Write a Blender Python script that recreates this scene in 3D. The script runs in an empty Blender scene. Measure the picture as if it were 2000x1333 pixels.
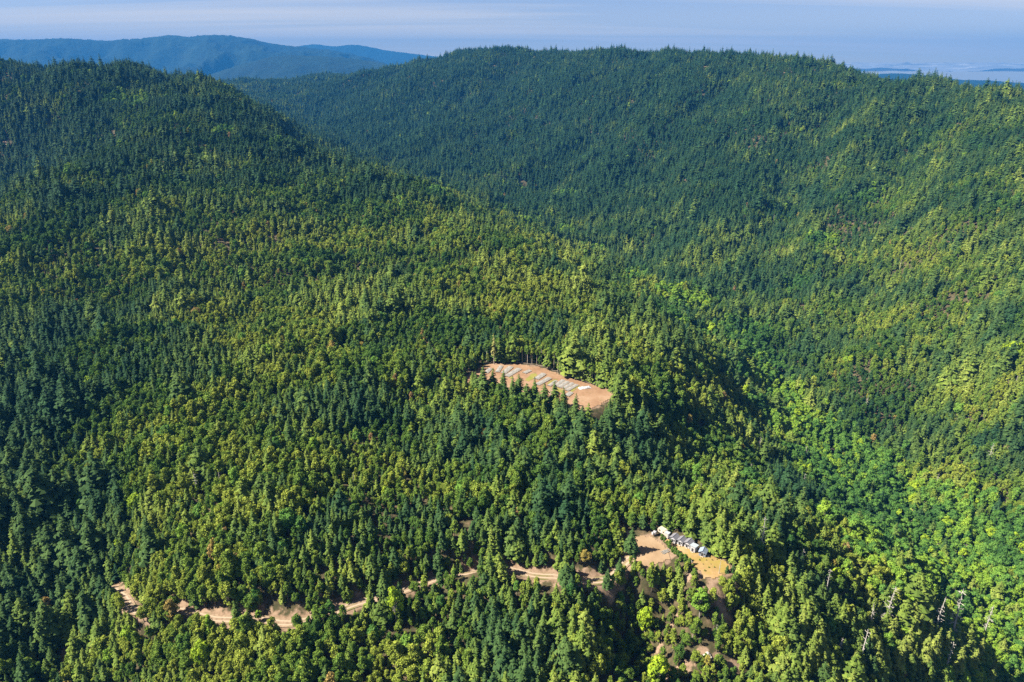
import bpy, bmesh, math, random
import numpy as np
from mathutils import Vector, Matrix

random.seed(7)
RNG = np.random.default_rng(11)
R = math.radians
scene = bpy.context.scene
COL = scene.collection

# ------------------------------------------------------------------ camera
CAM_Z = 200.0
PITCH = R(22.0)
FPX = 1351.0                       # focal length in pixels of the 2000 px wide photograph
cam_d = bpy.data.cameras.new('camera')
cam = bpy.data.objects.new('camera', cam_d)
COL.objects.link(cam)
cam.location = (0, 0, CAM_Z)
cam.rotation_euler = (math.pi / 2 - PITCH, 0, 0)
cam_d.sensor_width = 36.0
cam_d.lens = 36.0 * FPX / 2000.0
cam_d.clip_start = 1.0
cam_d.clip_end = 200000.0
scene.camera = cam

# ------------------------------------------------------------------ sky and sun
SUN_EL, SUN_AZ = R(44), R(-94)     # azimuth from +Y towards +X: the sun stands to the left
world = bpy.data.worlds.new('World')
scene.world = world
world.use_nodes = True
wn, wl = world.node_tree.nodes, world.node_tree.links
wn.clear()
w_out = wn.new('ShaderNodeOutputWorld')
w_bg = wn.new('ShaderNodeBackground')
w_sky = wn.new('ShaderNodeTexSky')
w_sky.sky_type = 'NISHITA'
w_sky.sun_disc = False
w_sky.sun_elevation = SUN_EL
w_sky.sun_rotation = SUN_AZ
w_sky.altitude = 600
w_sky.air_density = 0.45
w_sky.dust_density = 0.05
w_sky.ozone_density = 3.0
w_bg.inputs['Strength'].default_value = 0.05
# thin cirrus: noise on a plane high above, streaked along x
tc = wn.new('ShaderNodeTexCoord')
sx = wn.new('ShaderNodeSeparateXYZ'); wl.new(tc.outputs['Generated'], sx.inputs[0])
def wmath(op, a, b=None, c=None):
    n = wn.new('ShaderNodeMath'); n.operation = op
    for i, v in enumerate((a, b, c)):
        if v is None: continue
        if isinstance(v, (int, float)): n.inputs[i].default_value = v
        else: wl.new(v, n.inputs[i])
    return n.outputs[0]
zz = wmath('ADD', wmath('MAXIMUM', sx.outputs[2], 0.0), 0.06)
cx = wn.new('ShaderNodeCombineXYZ')
wl.new(wmath('DIVIDE', sx.outputs[0], zz), cx.inputs[0])
wl.new(wmath('DIVIDE', sx.outputs[1], zz), cx.inputs[1])
mp = wn.new('ShaderNodeMapping'); wl.new(cx.outputs[0], mp.inputs[0])
mp.inputs['Rotation'].default_value = (0, 0, R(14))
mp.inputs['Scale'].default_value = (0.055, 0.30, 1)
mp.inputs['Location'].default_value = (0.35, 0.9, 0)
nz = wn.new('ShaderNodeTexNoise'); wl.new(mp.outputs[0], nz.inputs['Vector'])
nz.inputs['Scale'].default_value = 1.6; nz.inputs['Detail'].default_value = 7; nz.inputs['Roughness'].default_value = 0.55
nz.inputs['Distortion'].default_value = 0.6
rp = wn.new('ShaderNodeMapRange'); wl.new(nz.outputs[0], rp.inputs[0])
rp.inputs[1].default_value = 0.42; rp.inputs[2].default_value = 0.62; rp.inputs[3].default_value = 0.0; rp.inputs[4].default_value = 0.55
vl = wn.new('ShaderNodeMapRange'); wl.new(sx.outputs[2], vl.inputs[0]); vl.inputs[1].default_value = 0.0; vl.inputs[2].default_value = 0.10; vl.inputs[3].default_value = 0.55; vl.inputs[4].default_value = 0.0
def wmix(f, a, col):
    m = wn.new('ShaderNodeMix'); m.data_type = 'RGBA'; wl.new(f, m.inputs[0]); wl.new(a, m.inputs[6]); m.inputs[7].default_value = (*col, 1); return m.outputs[2]
skyc = wmix(vl.outputs[0], w_sky.outputs[0], (8.8, 5.8, 1.6))
skyc = wmix(rp.outputs[0], skyc, (8.0, 7.0, 5.8))
wl.new(skyc, w_bg.inputs['Color'])
wl.new(w_bg.outputs[0], w_out.inputs['Surface'])

sun_d = bpy.data.lights.new('sun', 'SUN')
sun_d.energy = 5.0
sun_d.angle = R(0.5)
sun_d.color = (1.0, 0.91, 0.74)
sun = bpy.data.objects.new('sun', sun_d)
COL.objects.link(sun)
to_sun = Vector((math.sin(SUN_AZ) * math.cos(SUN_EL), math.cos(SUN_AZ) * math.cos(SUN_EL), math.sin(SUN_EL)))
sun.rotation_euler = to_sun.to_track_quat('Z', 'Y').to_euler()
sun.location = (0, 0, 900)

vs = scene.view_settings
scene.display_settings.display_device = 'sRGB'
vs.view_transform = 'Standard'; vs.look = 'None'; vs.exposure = 1.6; vs.gamma = 1.0; vs.use_curve_mapping = False
cy = scene.cycles
cy.use_denoising = False
cy.max_bounces = 5; cy.diffuse_bounces = 1; cy.glossy_bounces = 1; cy.transmission_bounces = 2; cy.transparent_max_bounces = 4
cy.volume_bounces = 0
cy.use_adaptive_sampling = False

# ------------------------------------------------------------------ small helpers
def tag(o, label=None, cat=None, group=None, kind=None):
    if label: o['label'] = label
    if cat: o['category'] = cat
    if group: o['group'] = group
    if kind: o['kind'] = kind
    return o

def mesh_obj(name, verts, faces, mats, parent=None, smooth=False, link=True, mat_idx=None):
    me = bpy.data.meshes.new(name)
    me.from_pydata([tuple(v) for v in verts], [], [tuple(f) for f in faces])
    for m in (mats if isinstance(mats, (list, tuple)) else [mats]):
        me.materials.append(m)
    if mat_idx is not None:
        me.polygons.foreach_set('material_index', np.asarray(mat_idx, dtype=np.int32))
    if smooth:
        me.polygons.foreach_set('use_smooth', np.ones(len(me.polygons), dtype=bool))
    me.update()
    o = bpy.data.objects.new(name, me)
    if link: COL.objects.link(o)
    if parent: o.parent = parent
    return o

def grid_mesh(name, P, mat, attrs=None, smooth=True, link=True):
    """P: (n, m, 3) array of points -> quad sheet"""
    n, m = P.shape[:2]
    me = bpy.data.meshes.new(name)
    idx = np.arange(n * m).reshape(n, m)
    q = np.stack([idx[:-1, :-1], idx[:-1, 1:], idx[1:, 1:], idx[1:, :-1]], -1).reshape(-1, 4)
    me.vertices.add(n * m); me.vertices.foreach_set('co', P.reshape(-1).astype(np.float32))
    me.loops.add(q.size); me.loops.foreach_set('vertex_index', q.reshape(-1).astype(np.int32))
    me.polygons.add(len(q))
    me.polygons.foreach_set('loop_start', np.arange(0, q.size, 4, dtype=np.int32))
    me.polygons.foreach_set('loop_total', np.full(len(q), 4, dtype=np.int32))
    me.polygons.foreach_set('use_smooth', np.full(len(q), smooth, dtype=bool))
    me.update(calc_edges=True); me.validate()
    for k, v in (attrs or {}).items():
        a = me.attributes.new(k, 'FLOAT', 'POINT'); a.data.foreach_set('value', v.reshape(-1).astype(np.float32))
    me.materials.append(mat)
    o = bpy.data.objects.new(name, me)
    if link: COL.objects.link(o)
    return o

# value noise
def _h(ix, iy, s):
    h = (ix.astype(np.int64) * 374761393 + iy.astype(np.int64) * 668265263 + s * 1442695041) & 0x7fffffff
    h = ((h ^ (h >> 13)) * 1274126177) & 0x7fffffff
    return ((h ^ (h >> 16)) & 0xffff) / 65535.0
def vnoise(x, y, s=0):
    x = np.asarray(x, float); y = np.asarray(y, float)
    ix, iy = np.floor(x), np.floor(y); fx, fy = x - ix, y - iy
    fx = fx * fx * fx * (fx * (fx * 6 - 15) + 10); fy = fy * fy * fy * (fy * (fy * 6 - 15) + 10)
    a, b = _h(ix, iy, s), _h(ix + 1, iy, s); c, d = _h(ix, iy + 1, s), _h(ix + 1, iy + 1, s)
    return (a * (1 - fx) + b * fx) * (1 - fy) + (c * (1 - fx) + d * fx) * fy
def fbm(x, y, s=0, o=4):
    v, a, t = 0, 0.5, 0
    for i in range(o):
        v = v + a * vnoise(x * 2 ** i, y * 2 ** i, s + i * 7); t += a; a *= 0.5
    return v / t
def sstep(a, b, x):
    t = np.clip((np.asarray(x, float) - a) / (b - a), 0, 1)
    return t * t * (3 - 2 * t)

# ------------------------------------------------------------------ photo pixel <-> world
cP, sP = math.cos(PITCH), math.sin(PITCH)
def ray(px, py):
    u = (np.asarray(px, float) - 1000) / FPX; v = (666.5 - np.asarray(py, float)) / FPX
    return u, cP + v * sP, -sP + v * cP
def at_y(px, py, D):
    dx, dy, dz = ray(px, py); k = D / dy
    return np.array([dx * k, D + 0 * dx, CAM_Z + dz * k])
def at_z(px, py, z):
    dx, dy, dz = ray(px, py); k = (z - CAM_Z) / dz
    return np.array([dx * k, dy * k, z + 0 * dx])
def project(x, y, z):
    z = z - CAM_Z
    f = y * cP - z * sP; up = y * sP + z * cP
    f = np.maximum(f, 1e-3)
    return 1000 + FPX * x / f, 666.5 - FPX * up / f

# ------------------------------------------------------------------ terrain height: survey points
PZ = [  # photo px, py, ground height
    (0,1333,-42),(150,1333,-44),(300,1333,-30),(450,1333,-18),(700,1333,-14),(1000,1333,-14),(1250,1333,-20),(1500,1333,-24),(1620,1333,-36),(1750,1333,-66),(2000,1333,-146),
    (0,1240,-36),(160,1240,-40),(0,1150,-32),(150,1150,-36),(300,1200,-15),(500,1205,-7),(700,1175,-5),(850,1135,-4),(1050,1128,-2),(1180,1135,-2),
    (1270,1070,4),(1340,1085,5),(1400,1112,4),(500,1100,5),(700,1080,7),(900,1060,8),(1100,1040,8),(1230,1020,4),(1350,1010,-4),(1450,1050,-7),(1520,1080,-16),
    (1215,1215,-20),(1255,1310,-34),(1120,1250,-6),(1340,1250,-13),(1400,1280,-16),(1550,1150,-18),(1480,1180,-10),(1500,1230,-17),(1600,1270,-28),(1650,1220,-36),(1750,1150,-74),(1850,1250,-108),
    (300,1050,-8),(150,1050,-26),(0,1000,-24),(150,950,-16),(300,950,2),(500,950,8),(700,950,8),(900,960,6),(1050,950,8),(1150,930,4),(1250,930,-16),(1350,920,-40),(1450,900,-74),
    (100,830,-12),(300,850,0),(500,850,4),(700,850,6),(900,885,-6),(1020,860,-3),(1150,860,-6),(1250,850,-16),
    (935,740,1),(960,712,2),(1060,722,1),(1060,770,0),(1140,760,0),(1190,772,-1),(1140,800,-1),(1000,775,0),(1280,780,-20),(1380,780,-54),
    (820,760,4),(820,830,0),(650,760,8),(500,720,4),(350,740,4),(200,720,-2),(0,750,-14),
    # creek
    (1990,1290,-144),(1900,1150,-136),(1750,1020,-129),(1610,910,-122),(1500,800,-116),(1460,670,-110),
    # right bank
    (1990,1050,-125),(1990,900,-100),(1850,850,-112),(1750,900,-130),(1700,750,-100),(1990,720,-55),(1850,650,-60),(1600,700,-112),
]
PD = [  # photo px, py, distance along +y, canopy height to take off
    (1240,530,1100,0),(1030,438,1350,0),(860,358,1750,0),(720,290,2300,0),(600,232,2900,0),
    (600,620,580,0),(450,600,600,0),(200,600,600,0),(0,600,600,0),(850,620,545,0),(1000,560,640,0),(1120,640,545,0),(1230,660,560,0),(700,348,1150,0),(790,378,1030,0),(860,402,980,0),(1000,482,800,0),(1130,548,710,0),(1250,612,650,0),(1370,700,585,0),
    (0,500,700,0),(250,480,720,0),(450,490,720,0),(650,500,740,0),(850,490,740,0),(250,400,860,0),(450,400,900,0),(700,420,890,0),
    (0,410,890,8),(120,345,990,8),(270,275,1120,8),(420,268,1200,6),(500,310,1130,0),(620,335,1180,0),
    (0,365,1290,0),(100,330,1310,0),(0,300,1400,0),(130,270,1400,0),(0,220,1500,0),(130,205,1460,0),(-150,160,1600,10),(0,163,1560,10),(110,174,1500,10),(200,197,1430,6),(280,215,1420,0),(420,215,1380,0),(520,260,1350,0),(580,300,1500,0),
    (-200,124,1950,14),(0,122,1900,14),(130,129,1850,14),(260,136,1750,14),(330,156,1680,14),(390,150,1620,14),(440,172,1580,14),(490,215,1560,10),(560,262,1600,6),
    # right hill
    (1990,550,740,0),(1990,430,900,0),(1990,300,1080,0),(1850,450,950,0),(1700,560,900,0),(1700,420,1120,0),(1550,550,980,0),(1500,420,1250,0),(1700,290,1370,0),(1850,280,1250,0),
    (1400,330,1550,0),(1400,480,1120,0),(1300,420,1350,0),(1150,380,1620,0),(1400,220,1950,0),(1600,220,1650,0),(1150,260,2050,0),(1000,330,1950,0),(1000,230,2450,0),(850,280,2200,0),(850,190,2800,0),(720,230,2700,0),
    (2400,220,950,10),(2200,215,1120,12),(2000,202,1300,14),(1850,190,1500,14),(1700,158,1800,14),(1600,128,2000,14),(1500,114,2200,14),(1400,105,2350,14),(1300,102,2500,14),(1200,110,2700,14),(1100,103,3000,14),(980,96,3300,14),
    (900,103,3400,14),(820,120,3500,14),(720,142,3700,14),(600,158,3900,14),(500,163,4000,14),(400,165,4100,14),
    (1200,160,2450,0),(1000,150,2900,0),(850,150,3150,0),(1400,150,2150,0),(1700,200,1600,0),
]
ctrl = []
for px, py, z in PZ:
    p = at_z(px, py, z); ctrl.append((p[0], p[1], z))
for px, py, D, c in PD:
    p = at_y(px, py, D); ctrl.append((p[0], p[1], p[2] - c))
# the far side of the skyline ridges, hollows out of sight, and the land around and behind the camera
ctrl += [(-1700,1250,40),(-1250,1710,125),(-1120,1660,122),(-1020,1230,-55),(-920,1230,-34),(-820,1225,0),(-715,1225,38),(-1250,1250,-60),(-2100,2500,60),(-1500,2450,40),(-1000,2500,0),(-600,2900,10),(-2600,1900,200),
         (2300,2100,-60),(1900,2700,-80),(1400,3200,-60),(800,3800,60),(200,4300,60),(-600,4600,20),(-1200,4700,40),(1500,1000,70),(1000,600,40),(700,400,-40),(700,200,-120),(420,180,-170),
         (-600,300,-50),(-700,600,-40),(-1000,700,-30),(-300,0,-60),(0,60,-45),(300,0,-150),(0,-500,-80),(600,-400,-140),(-700,-400,-90),(-1500,300,0),(-2500,1000,60),(1800,300,100),(2600,1200,20),
         (-3500,3500,-100),(0,6500,-200),(3500,4500,-200),(-2500,-2000,-150),(2500,-2000,-200),(0,-3500,-200),(-5000,0,-200),(5000,0,-200),(-3500,5500,-150),(3500,6500,-250)]
ctrl = np.array(ctrl, float)
CXY = ctrl[:, :2]
def _warp(x, y):                     # even out the survey: dense near, sparse far
    r = np.sqrt(x * x + y * y) + 1e-6; k = np.log1p(r / 250.0) * 250.0 / r
    return x * k, y * k
wx, wy = _warp(CXY[:, 0], CXY[:, 1])
CK = 9.0
_d = np.sqrt((wx[:, None] - wx[None]) ** 2 + (wy[:, None] - wy[None]) ** 2 + CK * CK)
_n = len(ctrl)
A = np.zeros((_n + 1, _n + 1)); A[:_n, :_n] = _d - np.eye(_n) * 0.8; A[:_n, -1] = 1; A[-1, :_n] = 1
W = np.linalg.solve(A, np.append(ctrl[:, 2], 0))

def base_h(x, y):
    x = np.asarray(x, float); y = np.asarray(y, float)
    shp = x.shape; xf, yf = x.ravel(), y.ravel(); out = np.empty_like(xf)
    for i in range(0, len(xf), 40000):
        a, b = _warp(xf[i:i + 40000], yf[i:i + 40000])
        out[i:i + 40000] = np.sqrt((a[:, None] - wx) ** 2 + (b[:, None] - wy) ** 2 + CK * CK) @ W[:-1] + W[-1]
    r = np.sqrt(xf * xf + yf * yf)
    amp = 2.0 + 30.0 * sstep(350, 1900, r)
    gul = 1 - np.abs(2 * fbm(xf / 210 + 3.1, yf / 260, 5, 3) - 1) * 1.6
    out += amp * (fbm(xf / 180, yf / 180, 1, 4) - 0.5) * 1.3 - amp * 0.55 * np.clip(gul, 0, 1)**3 + amp * .2
    out += 7.5 * sstep(300, 600, r) * (1 - sstep(2200, 3000, r)) * 2 * (fbm(xf / 75, yf / 95, 51, 3) - .5)
    u = 0.80 * xf - 0.60 * yf; v = 0.60 * xf + 0.80 * yf
    sp = 1 - np.abs(2 * fbm(u / 300 + 0.35 * fbm(v / 400, u / 400, 21, 2), v / 1500, 25, 3) - 1) * 1.5
    mr = sstep(-118, -50, out) * (1 - sstep(110, 190, out)) * sstep(480, 800, r) * sstep(-0.05, 0.12, (xf - 0.28 * 700 + 0.42 * (yf - 700)) / 2000)
    out += 46 * mr * (np.clip(sp, -.5, 1) - 0.45)
    ul = 0.75 * xf + 0.66 * yf; vl_ = -0.66 * xf + 0.75 * yf
    sl = 1 - np.abs(2 * fbm(ul / 230, vl_ / 700, 35, 3) - 1) * 1.5
    ml_ = sstep(520, 900, r) * (1 - sstep(110, 180, out)) * (1 - sstep(-.08, .05, (xf + 0.12 * yf - 40) / 2000))
    out += 20 * ml_ * (np.clip(sl, -.5, 1) - 0.45)
    k = sstep(4600, 8000, r)
    out = out * (1 - k) + (-330 + 40 * fbm(xf / 3000, yf / 3000, 9, 4)) * k
    return out.reshape(shp)

# ------------------------------------------------------------------ cut and fill: clearing, terrace, road
def seg_dist(x, y, pts):
    """distance to a polyline and the interpolated z of its nearest point"""
    best = np.full(np.shape(x), 1e9); zb = np.zeros(np.shape(x))
    for (x0, y0, z0), (x1, y1, z1) in zip(pts[:-1], pts[1:]):
        ex, ey = x1 - x0, y1 - y0
        t = np.clip(((x - x0) * ex + (y - y0) * ey) / (ex * ex + ey * ey), 0, 1)
        d = np.hypot(x - x0 - t * ex, y - y0 - t * ey)
        m = d < best
        best = np.where(m, d, best); zb = np.where(m, z0 + t * (z1 - z0), zb)
    return best, zb
def inside(x, y, poly):
    x = np.asarray(x, float); y = np.asarray(y, float); c = np.zeros(x.shape, bool); j = len(poly) - 1
    for i in range(len(poly)):
        xi, yi = poly[i][:2]; xj, yj = poly[j][:2]
        c ^= ((yi > y) != (yj > y)) & (x < (xj - xi) * (y - yi) / (yj - yi + 1e-12) + xi); j = i
    return c
def poly_sd(x, y, poly):             # negative inside
    d, _ = seg_dist(x, y, [(p[0], p[1], 0) for p in list(poly) + [poly[0]]])
    return np.where(inside(x, y, poly), -d, d)

CLEAR_PX = [(905,745),(930,722),(962,709),(1010,711),(1055,717),(1085,727),(1115,739),(1150,750),(1190,761),(1210,772),(1190,784),(1160,797),(1140,812),(1105,806),(1060,795),(1000,780),(950,766)]
CLEAR = [tuple(at_z(a, b, 1.0)[:2]) for a, b in CLEAR_PX]
TERR_PX = [(1290,1038),(1312,1048),(1345,1062),(1380,1080),(1412,1096),(1440,1112),(1425,1122),(1400,1132),(1375,1130),(1350,1105),(1320,1078),(1300,1060)]
TERR = [tuple(at_z(a, b, 5.0)[:2]) for a, b in TERR_PX]
YARD_PX = [(1222,1034),(1245,1048),(1270,1046),(1292,1060),(1306,1076),(1314,1094),(1295,1104),(1265,1112),(1240,1095),(1228,1065)]
YARD = [tuple(at_z(a, b, 4.0)[:2]) for a, b in YARD_PX]
ROAD_PX = [(70,1400,-46),(115,1320,-44),(150,1250,-41),(178,1195,-36),(205,1150,-28),(240,1165,-20),(265,1195,-14),(345,1192,-11),(420,1210,-9.5),(500,1210,-8),(565,1218,-7),(640,1200,-6),(700,1178,-5),(770,1160,-4.5),(850,1132,-4),(920,1118,-3.5),(990,1112,-3),(1040,1124,-2.5),(1095,1128,-2),(1150,1136,-2),(1190,1130,-1.5),(1215,1105,0.5),(1240,1085,3),(1262,1072,4)]
ROAD = [tuple(at_z(a, b, z)) for a, b, z in ROAD_PX]
def smooth_path(pts, n=4):
    pts = np.array(pts); out = []
    for i in range(len(pts) - 1):
        p0, p1, p2, p3 = pts[max(i - 1, 0)], pts[i], pts[i + 1], pts[min(i + 2, len(pts) - 1)]
        for k in range(n):
            t = k / n
            out.append(tuple(0.5 * (2 * p1 + (p2 - p0) * t + (2 * p0 - 5 * p1 + 4 * p2 - p3) * t * t + (3 * p1 - p0 - 3 * p2 + p3) * t ** 3)))
    out.append(tuple(pts[-1])); return out
ROAD = smooth_path(ROAD, 3)
ROAD_W = 2.4

def H(x, y):
    x = np.asarray(x, float); y = np.asarray(y, float)
    z = base_h(x, y)
    m = (y > 120) & (y < 620) & (np.abs(x) < 330)
    if not m.any(): return z
    zs, xs, ys = z[m], x[m], y[m]
    for poly, zl, ext in ((CLEAR, 1.0, 14), (TERR, 5.0, 11), (YARD, 4.0, 8)):
        sd = poly_sd(xs, ys, poly); k = 1 - sstep(0, ext, sd)
        lvl = zl + (0.35 * (fbm(xs / 9, ys / 9, 31, 3) - 0.5))
        zs = zs * (1 - k) + lvl * k
    d, rz = seg_dist(xs, ys, ROAD)
    k = 1 - sstep(ROAD_W, ROAD_W + 5.0, d)
    zs = zs * (1 - k) + rz * k
    z = z.copy(); z[m] = zs
    return z

def pick(px, py, up=0.0):
    """ground point (raised by up) seen at a photo pixel"""
    dx, dy, dz = ray(px, py)
    t = np.concatenate([np.arange(120, 700, 0.5), np.arange(700, 5000, 4)])
    x, y, z = dx * t / dy, t, CAM_Z + dz * t / dy
    hit = np.nonzero(z < H(x, y) + up)[0]
    i = hit[0] if len(hit) else len(t) - 1
    return float(x[i]), float(y[i]), float(H(np.array([x[i]]), np.array([y[i]]))[0])

# ------------------------------------------------------------------ materials
def new_mat(name):
    m = bpy.data.materials.new(name); m.use_nodes = True
    nt = m.node_tree; nt.nodes.clear()
    return m, nt.nodes, nt.links
def ramp(nodes, stops):
    r = nodes.new('ShaderNodeValToRGB'); e = r.color_ramp.elements
    while len(e) < len(stops): e.new(0.5)
    for k, (p, c) in zip(e, stops): k.position = p; k.color = (*c, 1)
    return r
def noise(nodes, links, vec, scale, detail=4, rough=0.55):
    n = nodes.new('ShaderNodeTexNoise'); n.inputs['Scale'].default_value = scale
    n.inputs['Detail'].default_value = detail; n.inputs['Roughness'].default_value = rough
    links.new(vec, n.inputs['Vector']); return n.outputs[0]
def mixc(nodes, links, f, a, b, mode='MIX'):
    m = nodes.new('ShaderNodeMix'); m.data_type = 'RGBA'; m.blend_type = mode
    for s, v in ((0, f), (6, a), (7, b)):
        if isinstance(v, (int, float)): m.inputs[s].default_value = v
        elif isinstance(v, tuple): m.inputs[s].default_value = (*v, 1)
        else: links.new(v, m.inputs[s])
    return m.outputs[2]
def maprange(nodes, links, v, a, b, c=0.0, d=1.0):
    n = nodes.new('ShaderNodeMapRange'); links.new(v, n.inputs[0])
    for i, q in enumerate((a, b, c, d)): n.inputs[i + 1].default_value = q
    return n.outputs[0]
def finish(nodes, links, col, rough=0.85, bump=None, bump_str=0.4, dist=0.3, spec=0.2):
    b = nodes.new('ShaderNodeBsdfPrincipled'); o = nodes.new('ShaderNodeOutputMaterial')
    if isinstance(col, tuple): b.inputs['Base Color'].default_value = (*col, 1)
    else: links.new(col, b.inputs['Base Color'])
    b.inputs['Roughness'].default_value = rough; b.inputs['Specular IOR Level'].default_value = spec
    if bump is not None:
        bn = nodes.new('ShaderNodeBump'); bn.inputs['Strength'].default_value = bump_str; bn.inputs['Distance'].default_value = dist
        links.new(bump, bn.inputs['Height']); links.new(bn.outputs[0], b.inputs['Normal'])
    links.new(b.outputs[0], o.inputs['Surface']); return b
def simple_mat(name, c, rough=0.7, var=0.2, scale=2.0):
    m, n, l = new_mat(name); t = n.new('ShaderNodeTexCoord')
    nz = noise(n, l, t.outputs['Object'], scale, 5)
    lo = tuple(v * (1 - var) for v in c); hi = tuple(min(1, v * (1 + var)) for v in c)
    r = ramp(n, [(0.3, lo), (0.7, hi)]); l.new(nz, r.inputs[0]); finish(n, l, r.outputs[0], rough, nz, 0.2, 0.02); return m

def leaf_mat(name, stops, transl=0.28, var=0.45):
    m, n, l = new_mat(name)
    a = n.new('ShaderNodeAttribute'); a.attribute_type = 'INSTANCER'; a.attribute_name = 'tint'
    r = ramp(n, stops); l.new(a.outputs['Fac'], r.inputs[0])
    g = n.new('ShaderNodeAttribute'); g.attribute_type = 'GEOMETRY'; g.attribute_name = 'clump'
    br = maprange(n, l, g.outputs['Fac'], 0, 1, 1 - var, 1 + var)
    v = n.new('ShaderNodeHueSaturation'); l.new(r.outputs[0], v.inputs['Color']); l.new(br, v.inputs['Value'])
    hs = maprange(n, l, g.outputs['Fac'], 0, 1, 0.515, 0.485); l.new(hs, v.inputs['Hue'])
    b = n.new('ShaderNodeBsdfPrincipled'); l.new(v.outputs[0], b.inputs['Base Color'])
    b.inputs['Roughness'].default_value = 0.8; b.inputs['Specular IOR Level'].default_value = 0.06
    t = n.new('ShaderNodeBsdfTranslucent')
    tc_ = mixc(n, l, 1.0, v.outputs[0], (1.15, 1.1, 0.55), 'MULTIPLY'); l.new(tc_, t.inputs['Color'])
    ms = n.new('ShaderNodeMixShader'); ms.inputs[0].default_value = transl
    l.new(b.outputs[0], ms.inputs[1]); l.new(t.outputs[0], ms.inputs[2])
    o = n.new('ShaderNodeOutputMaterial'); l.new(ms.outputs[0], o.inputs['Surface'])
    return m

M_CON = leaf_mat('conifer_needles', [(0.0, (0.024, 0.062, 0.026)), (0.35, (0.048, 0.092, 0.027)), (0.65, (0.118, 0.175, 0.030)), (0.85, (0.160, 0.208, 0.040)), (1.0, (0.26, 0.23, 0.09))], 0.10)
M_BRO = leaf_mat('broad_leaves', [(0.0, (0.042, 0.100, 0.026)), (0.35, (0.082, 0.160, 0.028)), (0.65, (0.145, 0.225, 0.034)), (0.86, (0.25, 0.30, 0.045)), (0.93, (0.30, 0.25, 0.06)), (1.0, (0.29, 0.19, 0.09))], 0.14)
M_ALD = leaf_mat('alder_leaves', [(0.0, (0.050, 0.125, 0.030)), (0.45, (0.100, 0.215, 0.040)), (0.8, (0.18, 0.30, 0.035)), (1.0, (0.27, 0.38, 0.025))], 0.20, 0.3)
M_BARK = simple_mat('bark', (0.20, 0.165, 0.13), 0.9, 0.35, 1.5)
M_PALE = simple_mat('pale_bark', (0.34, 0.30, 0.26), 0.9, 0.3, 1.5)
M_DEAD = simple_mat('weathered_dead_wood', (0.40, 0.375, 0.355), 0.9, 0.25, 1.2)

def ground_mat():
    m, n, l = new_mat('forest_floor')
    t = n.new('ShaderNodeTexCoord'); v = t.outputs['Object']
    big = noise(n, l, v, 0.02, 5); fine = noise(n, l, v, 0.35, 6, 0.65)
    r1 = ramp(n, [(0.3, (0.035, 0.040, 0.016)), (0.5, (0.065, 0.055, 0.028)), (0.7, (0.14, 0.10, 0.062))]); l.new(fine, r1.inputs[0])
    r2 = ramp(n, [(0.3, (0.12, 0.08, 0.05)), (0.5, (0.21, 0.145, 0.10)), (0.72, (0.30, 0.215, 0.155))]); l.new(fine, r2.inputs[0])
    a = n.new('ShaderNodeAttribute'); a.attribute_name = 'soil'
    nn = n.new('ShaderNodeMath'); nn.operation = 'ADD'; l.new(a.outputs['Fac'], nn.inputs[0])
    l.new(maprange(n, l, fine, 0.3, 0.7, -0.3, 0.3), nn.inputs[1])
    f = maprange(n, l, nn.outputs[0], 0.4, 0.65)
    c = mixc(n, l, f, r1.outputs[0], r2.outputs[0])
    finish(n, l, c, 0.95, fine, 0.6, 0.6); return m
def soil_mat(name, dark, mid, light, grass=None, gs=0.12, glo=0.55, ghi=0.7):
    m, n, l = new_mat(name)
    t = n.new('ShaderNodeTexCoord'); v = t.outputs['Object']
    fine = noise(n, l, v, 0.6, 7, 0.6); big = noise(n, l, v, 0.07, 4)
    r = ramp(n, [(0.32, dark), (0.5, mid), (0.7, light)])
    s = n.new('ShaderNodeMath'); s.operation = 'MULTIPLY_ADD'; l.new(big, s.inputs[0]); s.inputs[1].default_value = 0.7
    h = n.new('ShaderNodeMath'); h.operation = 'MULTIPLY'; l.new(fine, h.inputs[0]); h.inputs[1].default_value = 0.3
    l.new(h.outputs[0], s.inputs[2]); l.new(s.outputs[0], r.inputs[0]); c = r.outputs[0]
    if grass:
        gn = noise(n, l, v, gs, 6, 0.65); c = mixc(n, l, maprange(n, l, gn, glo, ghi, 0, 0.85), c, grass)
    finish(n, l, c, 0.95, fine, 0.5, 0.25); return m
M_GROUND = ground_mat()
M_CLEAR = soil_mat('orange_earth', (0.18, 0.100, 0.056), (0.26, 0.160, 0.098), (0.32, 0.222, 0.152), (0.15, 0.12, 0.05), 0.16, 0.57, 0.74)
M_ROAD = soil_mat('dirt_road_gravel', (0.17, 0.12, 0.08), (0.245, 0.18, 0.13), (0.32, 0.25, 0.19))
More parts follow.
